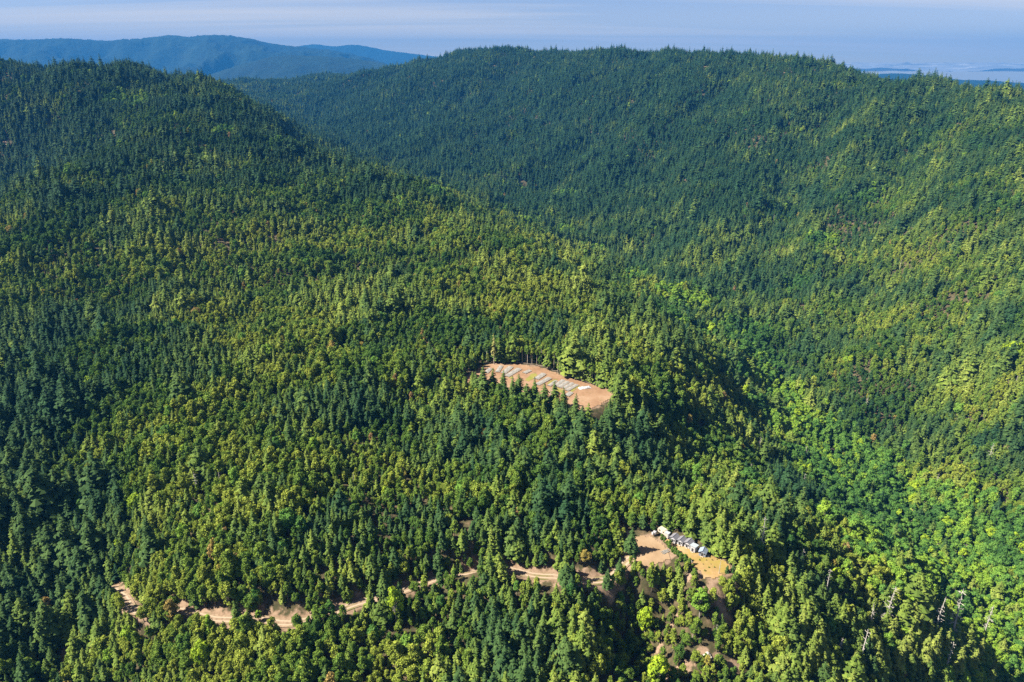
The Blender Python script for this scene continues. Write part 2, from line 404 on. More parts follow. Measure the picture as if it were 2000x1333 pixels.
def road_mat():
    m, n, l = new_mat('dirt_road_gravel')
    t = n.new('ShaderNodeTexCoord'); v = t.outputs['Object']
    fine = noise(n, l, v, 0.9, 7, 0.65); big = noise(n, l, v, 0.12, 4)
    a = n.new('ShaderNodeAttribute'); a.attribute_name = 'across'
    ab = n.new('ShaderNodeMath'); ab.operation = 'ABSOLUTE'; l.new(a.outputs['Fac'], ab.inputs[0])
    r = ramp(n, [(0.3, (0.15, 0.105, 0.07)), (0.5, (0.23, 0.165, 0.115)), (0.7, (0.31, 0.235, 0.17))]); l.new(fine, r.inputs[0])
    d = n.new('ShaderNodeMath'); d.operation = 'SUBTRACT'; l.new(ab.outputs[0], d.inputs[0]); d.inputs[1].default_value = 1.0
    d2 = n.new('ShaderNodeMath'); d2.operation = 'ABSOLUTE'; l.new(d.outputs[0], d2.inputs[0])
    tr = maprange(n, l, d2.outputs[0], 0.18, 0.5, 1.0, 0.0)
    c = mixc(n, l, tr, r.outputs[0], (0.34, 0.265, 0.20))
    we = n.new('ShaderNodeMath'); we.operation = 'MULTIPLY'; l.new(maprange(n, l, big, 0.5, 0.66), we.inputs[0]); l.new(maprange(n, l, d2.outputs[0], 0.5, 0.9), we.inputs[1])
    c = mixc(n, l, we.outputs[0], c, (0.13, 0.13, 0.045))
    finish(n, l, c, 0.95, fine, 0.6, 0.2); return m
M_ROAD = road_mat()
M_TERR = soil_mat('dry_terrace_soil', (0.22, 0.14, 0.06), (0.30, 0.195, 0.09), (0.36, 0.26, 0.15), (0.24, 0.20, 0.03), 0.10, 0.46, 0.66)
M_YARD = soil_mat('yard_soil', (0.21, 0.14, 0.08), (0.28, 0.195, 0.12), (0.33, 0.25, 0.17), (0.18, 0.165, 0.04), 0.09, 0.56, 0.75)

# ------------------------------------------------------------------ terrain sheet
BARE_PX = [(1405,1180,22,24),(1420,1215,18,14),(1385,1165,14,10),(1430,1300,24,16),(1395,1285,16,10),(1340,1300,22,14),(1310,1320,20,10),(1370,1272,16,10),(1265,1290,14,14),(1315,1215,8,14),(1290,1270,12,10),
           (1510,1215,26,7),(1500,1250,16,8),(1470,1160,16,8),(1480,1195,10,6),(1230,1320,12,12),(1090,1142,14,6),(1150,1115,26,10),(1130,1120,16,6),(1190,1165,14,14),(1390,1145,26,8),(1345,1130,14,8),
           (730,1022,6,5),(505,1012,6,4),(235,1155,10,10),(205,1112,5,5),(1485,1335,12,8),(1460,1290,10,10),(1280,1240,6,8),(1530,1240,10,6)]
az = np.concatenate([np.arange(-180, -46, 3.0), np.arange(-46, 46, 0.40), np.arange(46, 180.1, 3.0)])
rr = [40.0]
while rr[-1] < 19000: rr.append(rr[-1] * (1.0125 if rr[-1] < 5000 else 1.06))
rr = np.array(rr)
AZ, RR = np.meshgrid(R(1) * az, rr)
TX, TY = RR * np.sin(AZ), RR * np.cos(AZ)
TZ = H(TX, TY)
tpx, tpy = project(TX, TY, TZ)
soil = np.zeros(TX.shape)
front = TY > 80
for bx, by, bw, bh in BARE_PX:
    soil = np.maximum(soil, np.where(front, np.exp(-(((tpx - bx) / bw) ** 2 + ((tpy - by) / bh) ** 2)), 0))
FARB = [(1230,115,14,5),(1275,127,12,4),(1380,128,14,5),(1425,122,9,3),(1500,133,12,3),(1530,138,6,4),(283,246,5,2),(965,124,11,2),(1700,192,10,4),(1820,192,14,4),(15,275,14,5),(1600,140,12,4),(360,400,8,4),(530,462,10,2),(945,553,6,4),(1940,300,4,3)]
for bx, by, bw, bh in FARB:
    soil = np.maximum(soil, np.where((TY > 600) & (TY < 4000), np.exp(-(((tpx - bx) / (bw*1.5)) ** 2 + ((tpy - by) / (bh*2)) ** 2)), 0))
dR, _ = seg_dist(TX, TY, ROAD)
soil = np.maximum(soil, 0.85 * (1 - sstep(ROAD_W + .5, ROAD_W + 4, dR)) * (TX > -200))
for poly in (TERR, YARD, CLEAR):
    soil = np.maximum(soil, 0.9 * (1 - sstep(0, 1.5, poly_sd(TX, TY, poly))))
terrain = grid_mesh('terrain', np.stack([TX, TY, TZ], -1), M_GROUND, {'soil': soil})
tag(terrain, 'forested hills and valley floor running to the horizon', kind='structure')

def drape(name, poly, mat, lift, step=1.5, label=None):
    xs = [p[0] for p in poly]; ys = [p[1] for p in poly]
    gx = np.arange(min(xs) - 3, max(xs) + 3, step); gy = np.arange(min(ys) - 3, max(ys) + 3, step)
    X, Y = np.meshgrid(gx, gy)
    sd = poly_sd(X, Y, poly) + 4.0 * (fbm(X / 5, Y / 5, 77, 4) - 0.5)
    keep = sd < 0
    Z = H(X, Y) + lift
    idx = -np.ones(X.shape, int); vs_, fs_ = [], []
    q = keep[:-1, :-1] & keep[:-1, 1:] & keep[1:, 1:] & keep[1:, :-1]
    for i, j in zip(*np.nonzero(q)):
        f = []
        for a, b in ((i, j), (i, j + 1), (i + 1, j + 1), (i + 1, j)):
            if idx[a, b] < 0: idx[a, b] = len(vs_); vs_.append((X[a, b], Y[a, b], Z[a, b]))
            f.append(idx[a, b])
        fs_.append(f)
    o = mesh_obj(name, vs_, fs_, mat, smooth=True)
    return tag(o, label, kind='structure')
drape('dirt_clearing', CLEAR, M_CLEAR, 0.25, 1.5, 'orange bare earth clearing in the middle of the forest')
drape('grassy_terrace', TERR, M_TERR, 0.22, 0.8, 'dry yellow terrace in front of the row of cabins')
drape('dirt_yard', YARD, M_YARD, 0.22, 0.8, 'bare tan parking yard left of the cabins')
rp_ = np.array(ROAD); tan = np.gradient(rp_[:, :2], axis=0); tan /= np.linalg.norm(tan, axis=1)[:, None]
nrm = np.stack([-tan[:, 1], tan[:, 0]], 1)
offs = np.linspace(-ROAD_W, ROAD_W, 13)
RX = rp_[:, 0:1] + nrm[:, 0:1] * offs; RY = rp_[:, 1:2] + nrm[:, 1:2] * offs
rut = -0.06 * np.exp(-((np.abs(offs) - 1.0) / 0.35) ** 2)[None]
road = grid_mesh('dirt_road', np.stack([RX, RY, H(RX, RY) + 0.22 + rut], -1), M_ROAD, {'across': np.broadcast_to(offs, RX.shape).copy()})
tag(road, 'pale dirt road cut across the wooded slope', kind='structure')

# ------------------------------------------------------------------ tree shapes
class MB:
    def __init__(s): s.v, s.f, s.c = [], [], []
    def quad(s, a, b, c, d, col):
        n = len(s.v); s.v += [a, b, c, d]; s.f.append((n, n + 1, n + 2, n + 3)); s.c += [col] * 4
    def tube(s, pts, rads, sides=6, col=0.5):
        n0 = len(s.v)
        for (p, r) in zip(pts, rads):
            for k in range(sides):
                a = 2 * math.pi * k / sides; s.v.append((p[0] + r * math.cos(a), p[1] + r * math.sin(a), p[2])); s.c.append(col)
        for i in range(len(pts) - 1):
            for k in range(sides):
                a = n0 + i * sides + k; b = n0 + i * sides + (k + 1) % sides
                s.f.append((a, b, b + sides, a + sides))
    def limb(s, p, q, r0, r1, sides=4, col=0.5):
        p, q = Vector(p), Vector(q); d = (q - p).normalized()
        u = d.cross(Vector((0, 0, 1)) if abs(d.z) < 0.9 else Vector((1, 0, 0))).normalized(); w = d.cross(u)
        n0 = len(s.v)
        for c, r in ((p, r0), (q, r1)):
            for k in range(sides):
                a = 2 * math.pi * k / sides; s.v.append(tuple(c + u * (r * math.cos(a)) + w * (r * math.sin(a)))); s.c.append(col)
        for k in range(sides):
            k2 = (k + 1) % sides; s.f.append((n0 + k, n0 + k2, n0 + sides + k2, n0 + sides + k))
    def mesh(s, name, mat):
        me = bpy.data.meshes.new(name); me.from_pydata(s.v, [], s.f)
        a = me.attributes.new('clump', 'FLOAT', 'POINT'); a.data.foreach_set('value', np.array(s.c, np.float32))
        me.materials.append(mat); me.update(); return me

def leaf(mb, c, n, size, col, rnd, asp=1.3):
    n = Vector(n).normalized(); t = n.cross(Vector((rnd.uniform(-1, 1), rnd.uniform(-1, 1), rnd.uniform(-1, 1)))).normalized(); b = n.cross(t)
    c = Vector(c); a = size * asp * 0.5; w = size * 0.5
    mb.quad(tuple(c - t * a), tuple(c + b * w), tuple(c + t * a), tuple(c - b * w), col)

def conifer_shape(rnd, height, radius, base=0.10, whorls=26, droop=0.55, gap=0.0, power=0.85):
    cr, tr = MB(), MB()
    sway = (rnd.uniform(-.3, .3), rnd.uniform(-.3, .3))
    def axis(f): return (sway[0] * f * f, sway[1] * f * f, height * f)
    tr.tube([(0, 0, -3.0), axis(0.0), axis(0.35), axis(0.7), axis(0.97)], [.34, .32, .22, .12, .03], 6)
    for w in range(whorls):
        f = base + (0.985 - base) * (w + rnd.uniform(-.3, .3)) / (whorls - 1)
        f = min(max(f, base), 0.985)
        L0 = radius * ((1 - f) / (1 - base)) ** power * (0.55 + 0.45 * min(1, (f - base) * 7 + .35)) + 0.18
        nb = 8 if f < 0.6 else (7 if f < 0.85 else 5)
        a0 = rnd.uniform(0, 6.28)
        side = rnd.uniform(0, 6.28); lop = rnd.uniform(0, .35)
        for k in range(nb):
            if rnd.random() < gap: continue
            a = a0 + 6.283 * k / nb + rnd.uniform(-.3, .3)
            L = L0 * rnd.uniform(.58, 1.28) * (1 + lop * math.cos(a - side))
            d = Vector((math.cos(a), math.sin(a), 0)); sd = Vector((-d.y, d.x, 0))
            ax = Vector(axis(f)); lift = 0.12 * L
            col = rnd.random()
            m = 3 if L > 1.3 else 2
            for j in range(m):
                t0, t1 = j / m * .92 + .06, min(1.0, (j + 1.35) / m * .92 + .06)
                wd = L * 0.34 * (1.15 - 0.55 * t0) * rnd.uniform(.8, 1.2) + 0.1
                z0 = lift * t0 - droop * L * t0 * t0; z1 = lift * t1 - droop * L * t1 * t1 - 0.05
                p0 = ax + d * (L * t0) + Vector((0, 0, z0)); p1 = ax + d * (L * t1) + Vector((0, 0, z1))
                mid = (p0 + p1) * .5; tl = rnd.uniform(-.25, .25)
                cc = min(1, max(0, col * .6 + rnd.random() * .4))
                sag = Vector((0, 0, -wd * 0.45))
                # a spray: two faces folded down along the twig
                cr.quad(tuple(p0), tuple(mid + sd * wd + sag + Vector((0, 0, tl * wd))), tuple(p1), tuple(mid - sd * wd + sag - Vector((0, 0, tl * wd))), cc)
    tip = Vector(axis(1.0))
    for k in range(3):
        a = k * 2.1; d = Vector((math.cos(a), math.sin(a), 0)) * .22
        cr.quad(tuple(tip + Vector((0, 0, .3))), tuple(tip + d - Vector((0, 0, .5))), tuple(tip - Vector((0, 0, 1.3))), tuple(tip - d - Vector((0, 0, .6))), .5)
    return cr, tr

def icoblob(mb, c, r, rnd, col, squash=0.85):
    # a coarse inner mass so that the crown is not see-through
    rings = [(-.8, .55), (-.2, .98), (.45, .88), (.9, .4)]
    n0 = len(mb.v); s = 6
    for (h, q) in rings:
        for k in range(s):
            a = 6.283 * k / s + h; rr_ = r * q * rnd.uniform(.85, 1.1)
            mb.v.append((c[0] + rr_ * math.cos(a), c[1] + rr_ * math.sin(a), c[2] + r * h * squash)); mb.c.append(col)
    for i in range(3):
        for k in range(s):
            a = n0 + i * s + k; b = n0 + i * s + (k + 1) % s; mb.f.append((a, b, b + s, a + s))
    mb.f.append(tuple(n0 + 3 * s + k for k in range(s)))

def broad_shape(rnd, height, radius, lobes=20, leaves=44, bare=0.25, lsize=0.62, lobe_r=0.36, tall=1.0, jit=.55):
    cr, tr = MB(), MB()
    z0 = height * bare; zc = (height + z0) * 0.5; hz = (height - z0) * 0.5
    lean = (rnd.uniform(-.5, .5), rnd.uniform(-.5, .5))
    tr.tube([(0, 0, -3.0), (0, 0, 0), (lean[0] * .4, lean[1] * .4, z0), (lean[0], lean[1], zc + hz * .3)], [.30, .26, .2, .07], 6)
    cs = []
    tries = 0
    while len(cs) < lobes and tries < 4000:
        tries += 1
        u = rnd.uniform(-1, 1); a = rnd.uniform(0, 6.283); q = math.sqrt(max(0, 1 - u * u)); k = rnd.uniform(.35, .78)
        if u < -.2 and rnd.random() < .5: continue
        prof = 1.0 if u < 0 else (1 - 0.25 * u * tall)
        p = Vector((math.cos(a) * q * radius * k * prof + lean[0], math.sin(a) * q * radius * k * prof + lean[1], zc + u * hz * (k + .12)))
        if any((p - o).length < radius * lobe_r * .75 for o, _ in cs): continue
        cs.append((p, radius * lobe_r * rnd.uniform(.75, 1.3)))
    for p, r in cs:
        tr.limb((lean[0] * .6, lean[1] * .6, z0 + (zc - z0) * rnd.uniform(0, .8)), tuple(p), .09, .03, 4)
        col = rnd.random()
        icoblob(cr, p, r * .62, rnd, col * .5)
        cen = Vector((lean[0], lean[1], zc - hz * .3))
        out = (p - cen).normalized()
        for _ in range(leaves):
            d = Vector((rnd.gauss(0, 1), rnd.gauss(0, 1), rnd.gauss(0, 1))).normalized()
            if d.dot(out) < -0.25: d = -d
            pos = p + d * (r * rnd.uniform(.82, 1.12)); 
            nrm_ = d + Vector((rnd.gauss(0, jit), rnd.gauss(0, jit), rnd.gauss(0, jit) + .15))
            leaf(cr, pos, nrm_, lsize * rnd.uniform(.65, 1.25), min(1, max(0, col * .55 + rnd.random() * .45)), rnd)
    return cr, tr

def snag_shape(rnd, height, branches=26, r0=.34):
    tr = MB()
    b = (rnd.uniform(-.4, .4), rnd.uniform(-.4, .4))
    def axis(f): return Vector((b[0] * f * f, b[1] * f * f, height * f))
    tr.tube([(0, 0, -3)] + [tuple(axis(f)) for f in (0, .3, .6, .85, 1)], [r0, r0 * .95, r0 * .75, r0 * .5, r0 * .26, .05], 6)
    br = MB()
    for i in range(branches):
        f = rnd.uniform(.3, .97); a = rnd.uniform(0, 6.283); L = (1 - f * .75) * height * .10 * rnd.uniform(.4, 1.2) + .3
        p = axis(f); d = Vector((math.cos(a), math.sin(a), rnd.uniform(-.35, .35)))
        q = p + d * L; br.limb(tuple(p), tuple(q),   .07, .03, 4)
        for _ in range(2):
            e = d + Vector((rnd.uniform(-.8, .8), rnd.uniform(-.8, .8), rnd.uniform(-.3, .4)))
            s_ = p + d * L * rnd.uniform(.4, .8); br.limb(tuple(s_), tuple(s_ + e * L * .4), .06, .03, 3)
    return br, tr

PROTO = {}
def protos(kind, builder, mat, bark, n, hgt):
    """n shapes: separate crown and trunk meshes, and a joined one for the distant forest"""
    PROTO[kind] = []
    coll = bpy.data.collections.new(kind + '_shapes')
    for i in range(n):
        rnd = random.Random(hash(kind) % 1 + 1000 * (len(kind)) + i * 17 + 3)
        cr, tr = builder(rnd, i)
        mc = cr.mesh(kind + '_crown', mat); mt = tr.mesh(kind + '_trunk', bark)
        bm = bmesh.new(); bm.from_mesh(mc); nf = len(bm.faces); bm.from_mesh(mt)
        bm.faces.ensure_lookup_table()
        for f in bm.faces[nf:]: f.material_index = 1
        mj = bpy.data.meshes.new(kind + '_whole'); mj.materials.append(mat); mj.materials.append(bark); bm.to_mesh(mj); bm.free()
        oj = bpy.data.objects.new('%s_shape_%s' % (kind, 'abcdefghij'[i]), mj); coll.objects.link(oj)
        PROTO[kind].append((mc, mt, hgt))
    PROTO[kind + '_coll'] = coll

CON = [(4.6, .06, 22, .42, .05, .68), (5.2, .10, 23, .40, .08, .78), (4.2, .08, 21, .5, .12, .62), (5.4, .12, 22, .45, .07, .72), (4.8, .05, 24, .38, .05, .8), (3.9, .10, 20, .5, .16, .6), (4.4, .24, 18, .6, .26, .55), (6.2, .14, 20, .36, .14, .58), (3.4, .12, 24, .5, .06, .85)]
protos('conifer', lambda r, i: conifer_shape(r, 20, *CON[i]), M_CON, M_BARK, len(CON), 20.0)
BRO = [(11.5, 2.9, 30, .12), (13, 2.6, 32, .14), (10.5, 3.2, 28, .12), (12.5, 2.7, 32, .15), (14, 2.3, 30, .14), (10, 3.3, 30, .10), (11, 3.9, 34, .2), (15, 3.0, 34, .2)]
protos('broadleaf', lambda r, i: broad_shape(r, BRO[i][0], BRO[i][1], BRO[i][2], 46, BRO[i][3], .46, .31, 1.0, .7), M_BRO, M_BARK, len(BRO), 12.0)
protos('alder', lambda r, i: broad_shape(r, [14, 13, 15, 12.5][i], [4.0, 4.3, 3.7, 4.1][i], [26, 28, 24, 28][i], 46, .22, .7, .30, 1.0, .38), M_ALD, M_PALE, 4, 14.0)
protos('snag', lambda r, i: snag_shape(r, 18, [26, 34, 18, 40][i], [.36, .3, .4, .32][i]), M_DEAD, M_DEAD, 4, 18.0)
protos('shaggy', lambda r, i: conifer_shape(r, 20, [2.2, 2.5, 2.0][i], [.28, .2, .35][i], [20, 22, 18][i], .75, [.28, .22, .32][i], .6), M_CON, M_PALE, 3, 20.0)
protos('edge', lambda r, i: broad_shape(r, [15, 16, 14, 16][i], [2.2, 2.0, 2.4, 1.8][i], [13, 12, 14, 11][i], 40, [.5, .55, .48, .58][i], .6, .40), M_BRO, M_PALE, 4, 15.0)

# ------------------------------------------------------------------ where the trees stand
VIS_SOIL = [  # the bare ground that shows between the crowns, photo pixels
    [(930,722),(962,709),(1010,711),(1055,717),(1085,727),(1115,739),(1150,750),(1190,761),(1206,772),(1186,782),(1160,792),(1140,803),(1118,790),(1090,775),(1060,765),(1020,752),(985,742),(955,735),(940,738)],
    [(345,1180),(375,1185),(400,1192),(430,1190),(455,1195),(448,1212),(432,1219),(415,1208),(385,1200),(348,1196)],
    [(460,1195),(510,1200),(525,1185),(560,1180),(600,1182),(595,1198),(570,1206),(560,1228),(530,1215),(500,1210),(465,1205)],
    [(842,1126),(862,1119),(867,1130),(846,1137)], [(985,1104),(1030,1109),(1036,1121),(990,1117)], [(905,1113),(930,1108),(934,1118),(908,1122)],
    [(650,1190),(690,1176),(712,1168),(705,1182),(680,1192),(655,1200)],
    [(745,1165),(768,1158),(770,1168),(748,1175)],
    [(245,1180),(265,1190),(268,1204),(255,1200)],
    [(1042,1118),(1060,1108),(1100,1120),(1092,1132),(1075,1148),(1060,1140)],
    [(1138,1128),(1165,1118),(1195,1126),(1190,1148),(1165,1152),(1148,1140)],
    [(1222,1034),(1240,1044),(1232,1056)],
    [(1248,1052),(1275,1050),(1292,1062),(1306,1078),(1310,1094),(1290,1100),(1262,1092),(1252,1072)],
    [(1290,1038),(1312,1046),(1345,1056),(1385,1074),(1412,1094),(1437,1110),(1425,1122),(1400,1128),(1375,1124),(1352,1102),(1325,1080),(1304,1060)],
]
def visible_soil(px, py):
    m = np.zeros(np.shape(px), bool)
    for poly in VIS_SOIL: m |= inside(px, py, poly)
    return m

CREEK = [(2080,1310,160),(2010,1240,180),(1930,1170,155),(1860,1110,120),(1760,1030,90),(1690,940,72),(1620,890,56),(1540,810,50),(1490,740,44),(1450,670,38),(1400,640,24)]
ALD_PATCH = [(1330,605,66,26),(1240,540,24,10),(1170,490,30,9),(1100,450,26,8),(1040,436,20,5),(1420,640,26,12),(1640,930,60,30),(1990,1100,60,60),(1690,385,40,14),(1600,470,30,12),(1110,385,24,8),(1560,560,30,12),(1960,690,14,14),(270,200,20,10),(230,195,24,12),(440,260,20,6),(560,285,26,6),(860,380,20,6)]
DARK_STANDS_AND_SHADE = [(110, 290, 150, 70), (520, 255, 90, 32), (40, 820, 130, 260), (250, 140, 260, 26), (470, 560, 40, 60), (620, 800, 120, 34), (930, 880, 90, 40), (1560, 960, 60, 60), (1820, 1060, 70, 34), (1330, 660, 60, 50), (1150, 330, 140, 60), (760, 260, 160, 60)]  # dark conifer stands, plus hollows and gullies whose shade is put into foliage colour
def mix_map(px, py, x, y):
    """shares of conifer, broadleaf and alder at a spot"""
    con = 0.40 + 0 * px
    n1 = fbm(x / 60, y / 60, 41, 4); n2 = fbm(x / 22, y / 22, 43, 3)
    con += 0.36 * sstep(1050, 1350, px) * (1 - sstep(330, 700, py))                  # upper right hill: firs
    con -= 0.20 * sstep(1550, 1800, px) * sstep(250, 420, py) * (1 - sstep(900, 1100, py))
    con += 0.10 * (1 - sstep(300, 420, py)) 
    con -= 0.14 * sstep(980, 1090, py) * sstep(190, 330, px) * (1 - sstep(1600, 1720, px))  # broadleaf foreground
    con += 0.22 * (1 - sstep(120, 260, px)) * sstep(560, 700, py) * (1 - sstep(1120, 1220, py))
    con += 0.18 * sstep(780, 860, px) * (1 - sstep(1350, 1500, px)) * sstep(760, 800, py) * (1 - sstep(880, 960, py))
    con += 0.30 * sstep(1640, 1720, px) * sstep(1120, 1200, py)
    con += 0.10 * sstep(1480, 1560, px) * sstep(620, 720, py) * (1 - sstep(1000, 1100, py))
    cl = np.interp(px, [560, 600, 720, 860, 1030, 1240, 1460, 1520, 1640, 1800, 2000], [190, 232, 290, 362, 442, 535, 672, 810, 930, 1060, 1290])
    rh = sstep(-12, 12, cl - py) * sstep(560, 620, px)                                 # beyond the creek
    con += 0.30 * rh * (1 - sstep(1250, 1600, px)) + 0.12 * rh
    con -= 0.12 * (1 - rh) * sstep(330, 420, py) * (1 - sstep(900, 1000, py)) * sstep(250, 450, px)
    for a, b, w, h in DARK_STANDS_AND_SHADE: con += 0.45 * np.exp(-((px - a) / w) ** 2 - ((py - b) / h) ** 2)
    con += 2.3 * (n1 - 0.5) + 0.7 * (n2 - 0.5)
    d = np.full(np.shape(px), 9.0)
    for (x0, y0, w0), (x1, y1, w1) in zip(CREEK[:-1], CREEK[1:]):
        ex, ey = x1 - x0, y1 - y0; t = np.clip(((px - x0) * ex + (py - y0) * ey) / (ex * ex + ey * ey), 0, 1)
        d = np.minimum(d, np.hypot(px - x0 - t * ex, py - y0 - t * ey) / (w0 + t * (w1 - w0)))
    for a, b, w, h in ALD_PATCH: d = np.minimum(d, np.hypot((px - a) / w, (py - b) / h))
    ald = (1 - sstep(0.45, 1.35, d + 1.1 * (n2 - 0.5) + 1.2 * (n1 - .5))) * 0.90
    ald = np.maximum(ald, 0.012)
    return np.clip(con, 0.04, 0.96), ald

# viewshed, so that slopes turned away from the camera carry no hidden trees
va = np.arange(-48, 48.01, 0.25); vr = np.exp(np.linspace(math.log(100), math.log(5200), 700))
VA, VR = np.meshgrid(R(1) * va, vr)
VZ = H(VR * np.sin(VA), VR * np.cos(VA))
VMAX = np.maximum.accumulate((VZ + 4 - CAM_Z) / VR, axis=0)
def seen(x, y, ztop):
    a = np.degrees(np.arctan2(x, y)); r = np.hypot(x, y)
    i = np.clip(np.round((a + 48) / 0.25).astype(int), 0, len(va) - 1)
    j = np.clip(((np.log(r) - math.log(100)) / (math.log(5200) - math.log(100)) * 699).astype(int) - 4, 0, 699)
    return (ztop + 10 - CAM_Z) / r > VMAX[j, i] - 0.006

FARBARE = FARB
T = {k: [] for k in ('x', 'y', 'z', 'kind', 'scl', 'tint')}
def band(y0, y1, cell, grow, steep=None):
    gx = np.arange(-y1 * 0.84 - 80, y1 * 0.84 + 80, cell); gy = np.arange(y0, y1, cell)
    X, Y = np.meshgrid(gx, gy); X[1::2] += cell / 2
    X = (X + RNG.uniform(-.46, .46, X.shape) * cell).ravel(); Y = (Y + RNG.uniform(-.46, .46, Y.shape) * cell).ravel()
    m = np.abs(X) < Y * 0.82 + 60; X, Y = X[m], Y[m]
    Z = H(X, Y)
    m = seen(X, Y, Z + 20)
    if steep:
        m &= (H(X, Y + 3) - H(X, Y - 3)) / 6 > steep
    X, Y, Z = X[m], Y[m], Z[m]
    px, py = project(X, Y, Z + 6)
    con, ald = mix_map(px, py, X, Y)
    u = RNG.random(len(X)); v = RNG.random(len(X))
    kind = np.where(u < ald, 2, np.where(v < con, 0, 1))
    # sizes
    hn = np.clip((fbm(X / 38, Y / 38, 61, 3) - .5) * 2.0 + .5, 0, 1)
    s = (.50 + .72 * RNG.beta(2.2, 2.2, len(X))) * (0.74 + 0.52 * hn) * grow
    big = sstep(.35, .75, con)
    s = np.where(kind == 0, s * (0.62 + 0.25 * big), s)
    s = np.where((kind == 0) & (RNG.random(len(X)) < .10), s * 1.48, s)
    s = np.where((kind == 0) & (px < 240) & (py > 850), s * 1.25, s)
    s = np.where((kind == 1) & (py > 1000), s * 0.92, s)
    # foliage tint
    tn = (fbm(X / 70, Y / 70, 71, 3) * .6 + fbm(X / 16, Y / 16, 73, 2) * .4 - .5) * 1.6 + .5
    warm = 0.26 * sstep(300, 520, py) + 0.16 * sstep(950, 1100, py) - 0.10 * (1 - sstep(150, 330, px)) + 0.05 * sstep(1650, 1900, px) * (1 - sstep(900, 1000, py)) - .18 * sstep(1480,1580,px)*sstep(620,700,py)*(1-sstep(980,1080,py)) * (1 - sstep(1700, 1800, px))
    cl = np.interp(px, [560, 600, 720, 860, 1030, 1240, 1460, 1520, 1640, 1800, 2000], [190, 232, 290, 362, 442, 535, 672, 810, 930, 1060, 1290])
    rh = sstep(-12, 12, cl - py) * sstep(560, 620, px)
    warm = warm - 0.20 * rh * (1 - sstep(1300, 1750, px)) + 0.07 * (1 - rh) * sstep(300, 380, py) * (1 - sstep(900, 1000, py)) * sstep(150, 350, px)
    for a, b, w, h in DARK_STANDS_AND_SHADE: warm = warm - 0.22 * np.exp(-((px - a) / w) ** 2 - ((py - b) / h) ** 2)  # darker tint: conifer stands, and painted shade in the hollow and gullies
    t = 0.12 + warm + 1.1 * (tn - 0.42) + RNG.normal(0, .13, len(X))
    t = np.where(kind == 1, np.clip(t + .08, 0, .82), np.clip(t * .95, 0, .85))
    t = np.where((kind == 1) & (RNG.random(len(X)) < .007), RNG.uniform(.88, 1, len(X)), t)
    t = np.where(kind == 2, np.clip(RNG.normal(.38, .20, len(X)) + 1.3 * (tn - .5), 0, .82), t)
    t = np.where((kind == 2) & (RNG.random(len(X)) < .03), .95, t)
    # keep off open ground
    hgt = np.where(kind == 0, 20, np.where(kind == 1, 11, 14)) * s
    rad = np.where(kind == 0, 2.2, np.where(kind == 1, 2.6, 3.4)) * s
    ok = RNG.random(len(X)) > .03 + .22 * sstep(.58, .74, fbm(X / 18, Y / 18, 91, 2))
    if y0 < 620:
        dist = np.hypot(Y, Z - CAM_Z); rp2 = rad * FPX / dist
        for f in (0, .3, .6, .85):
            qx, qy = project(X, Y, Z + hgt * f); w = rp2 * (.8 if f < .7 else .5)
            for k in (-.45, .45): ok &= ~visible_soil(qx + k * w, qy)
        dR, _ = seg_dist(X, Y, ROAD); hid = np.zeros(len(X), bool)
        for a_, b_ in ((272, 340), (605, 645), (712, 742), (772, 838), (870, 902), (936, 982), (1102, 1136)): hid |= (px > a_) & (px < b_)
        ok &= dR > np.where(hid, 1.0, ROAD_W + 0.2)
        for poly in (CLEAR, TERR, YARD): ok &= poly_sd(X, Y, poly) > 1.2
        ok &= ~((poly_sd(X, Y, CLEAR) < 8.5) & (Y > 455) & (X > -14))
        bare = np.zeros(len(X)); gx_, gy_ = project(X, Y, Z)
        for bx, by, bw, bh in BARE_PX: bare = np.maximum(bare, np.exp(-(((gx_ - bx) / bw) ** 2 + ((gy_ - by) / bh) ** 2)))
        bare2 = np.zeros(len(X)); hx_, hy_ = project(X, Y, Z + hgt * .6)
        for bx, by, bw, bh in BARE_PX: bare2 = np.maximum(bare2, np.exp(-(((hx_ - bx) / bw) ** 2 + ((hy_ - by) / bh) ** 2)))
        drop = (bare > .35 + RNG.random(len(X)) * .4) | (bare2 > .5 + RNG.random(len(X)) * .5)
        ok &= ~drop
    else:
        hx_, hy_ = project(X, Y, Z + hgt * .5); fb = np.zeros(len(X))
        for bx, by, bw, bh in FARBARE: fb = np.maximum(fb, np.exp(-(((hx_ - bx) / bw) ** 2 + ((hy_ - by) / bh) ** 2)))
        ok &= ~(fb > .3 + RNG.random(len(X)) * .5)
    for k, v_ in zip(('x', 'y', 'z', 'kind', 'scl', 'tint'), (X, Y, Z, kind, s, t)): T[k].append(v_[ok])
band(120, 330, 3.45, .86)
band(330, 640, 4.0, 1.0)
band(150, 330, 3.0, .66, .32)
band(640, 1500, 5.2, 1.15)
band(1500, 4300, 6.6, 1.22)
T = {k: np.concatenate(v) for k, v in T.items()}
NT = len(T['x'])
T['rot'] = RNG.uniform(0, 6.283, NT)
T['wid'] = RNG.uniform(.86, 1.16, NT)
print('TREES', NT, [(T['kind'] == k).sum() for k in range(3)])

KINDS = ['conifer', 'broadleaf', 'alder']
HG = np.array([20.0, 12.0, 14.0])
T['var'] = np.array([RNG.integers(0, len(PROTO[KINDS[k]])) for k in T['kind']])
hgt = HG[T['kind']] * T['scl']
ppx, ppy = project(T['x'], T['y'], T['z'] + hgt * .6)
app = hgt / np.hypot(T['y'], T['z'] - CAM_Z)
inframe = (ppx > 4) & (ppx < 1996) & (ppy < 1329) & (ppy > 0)

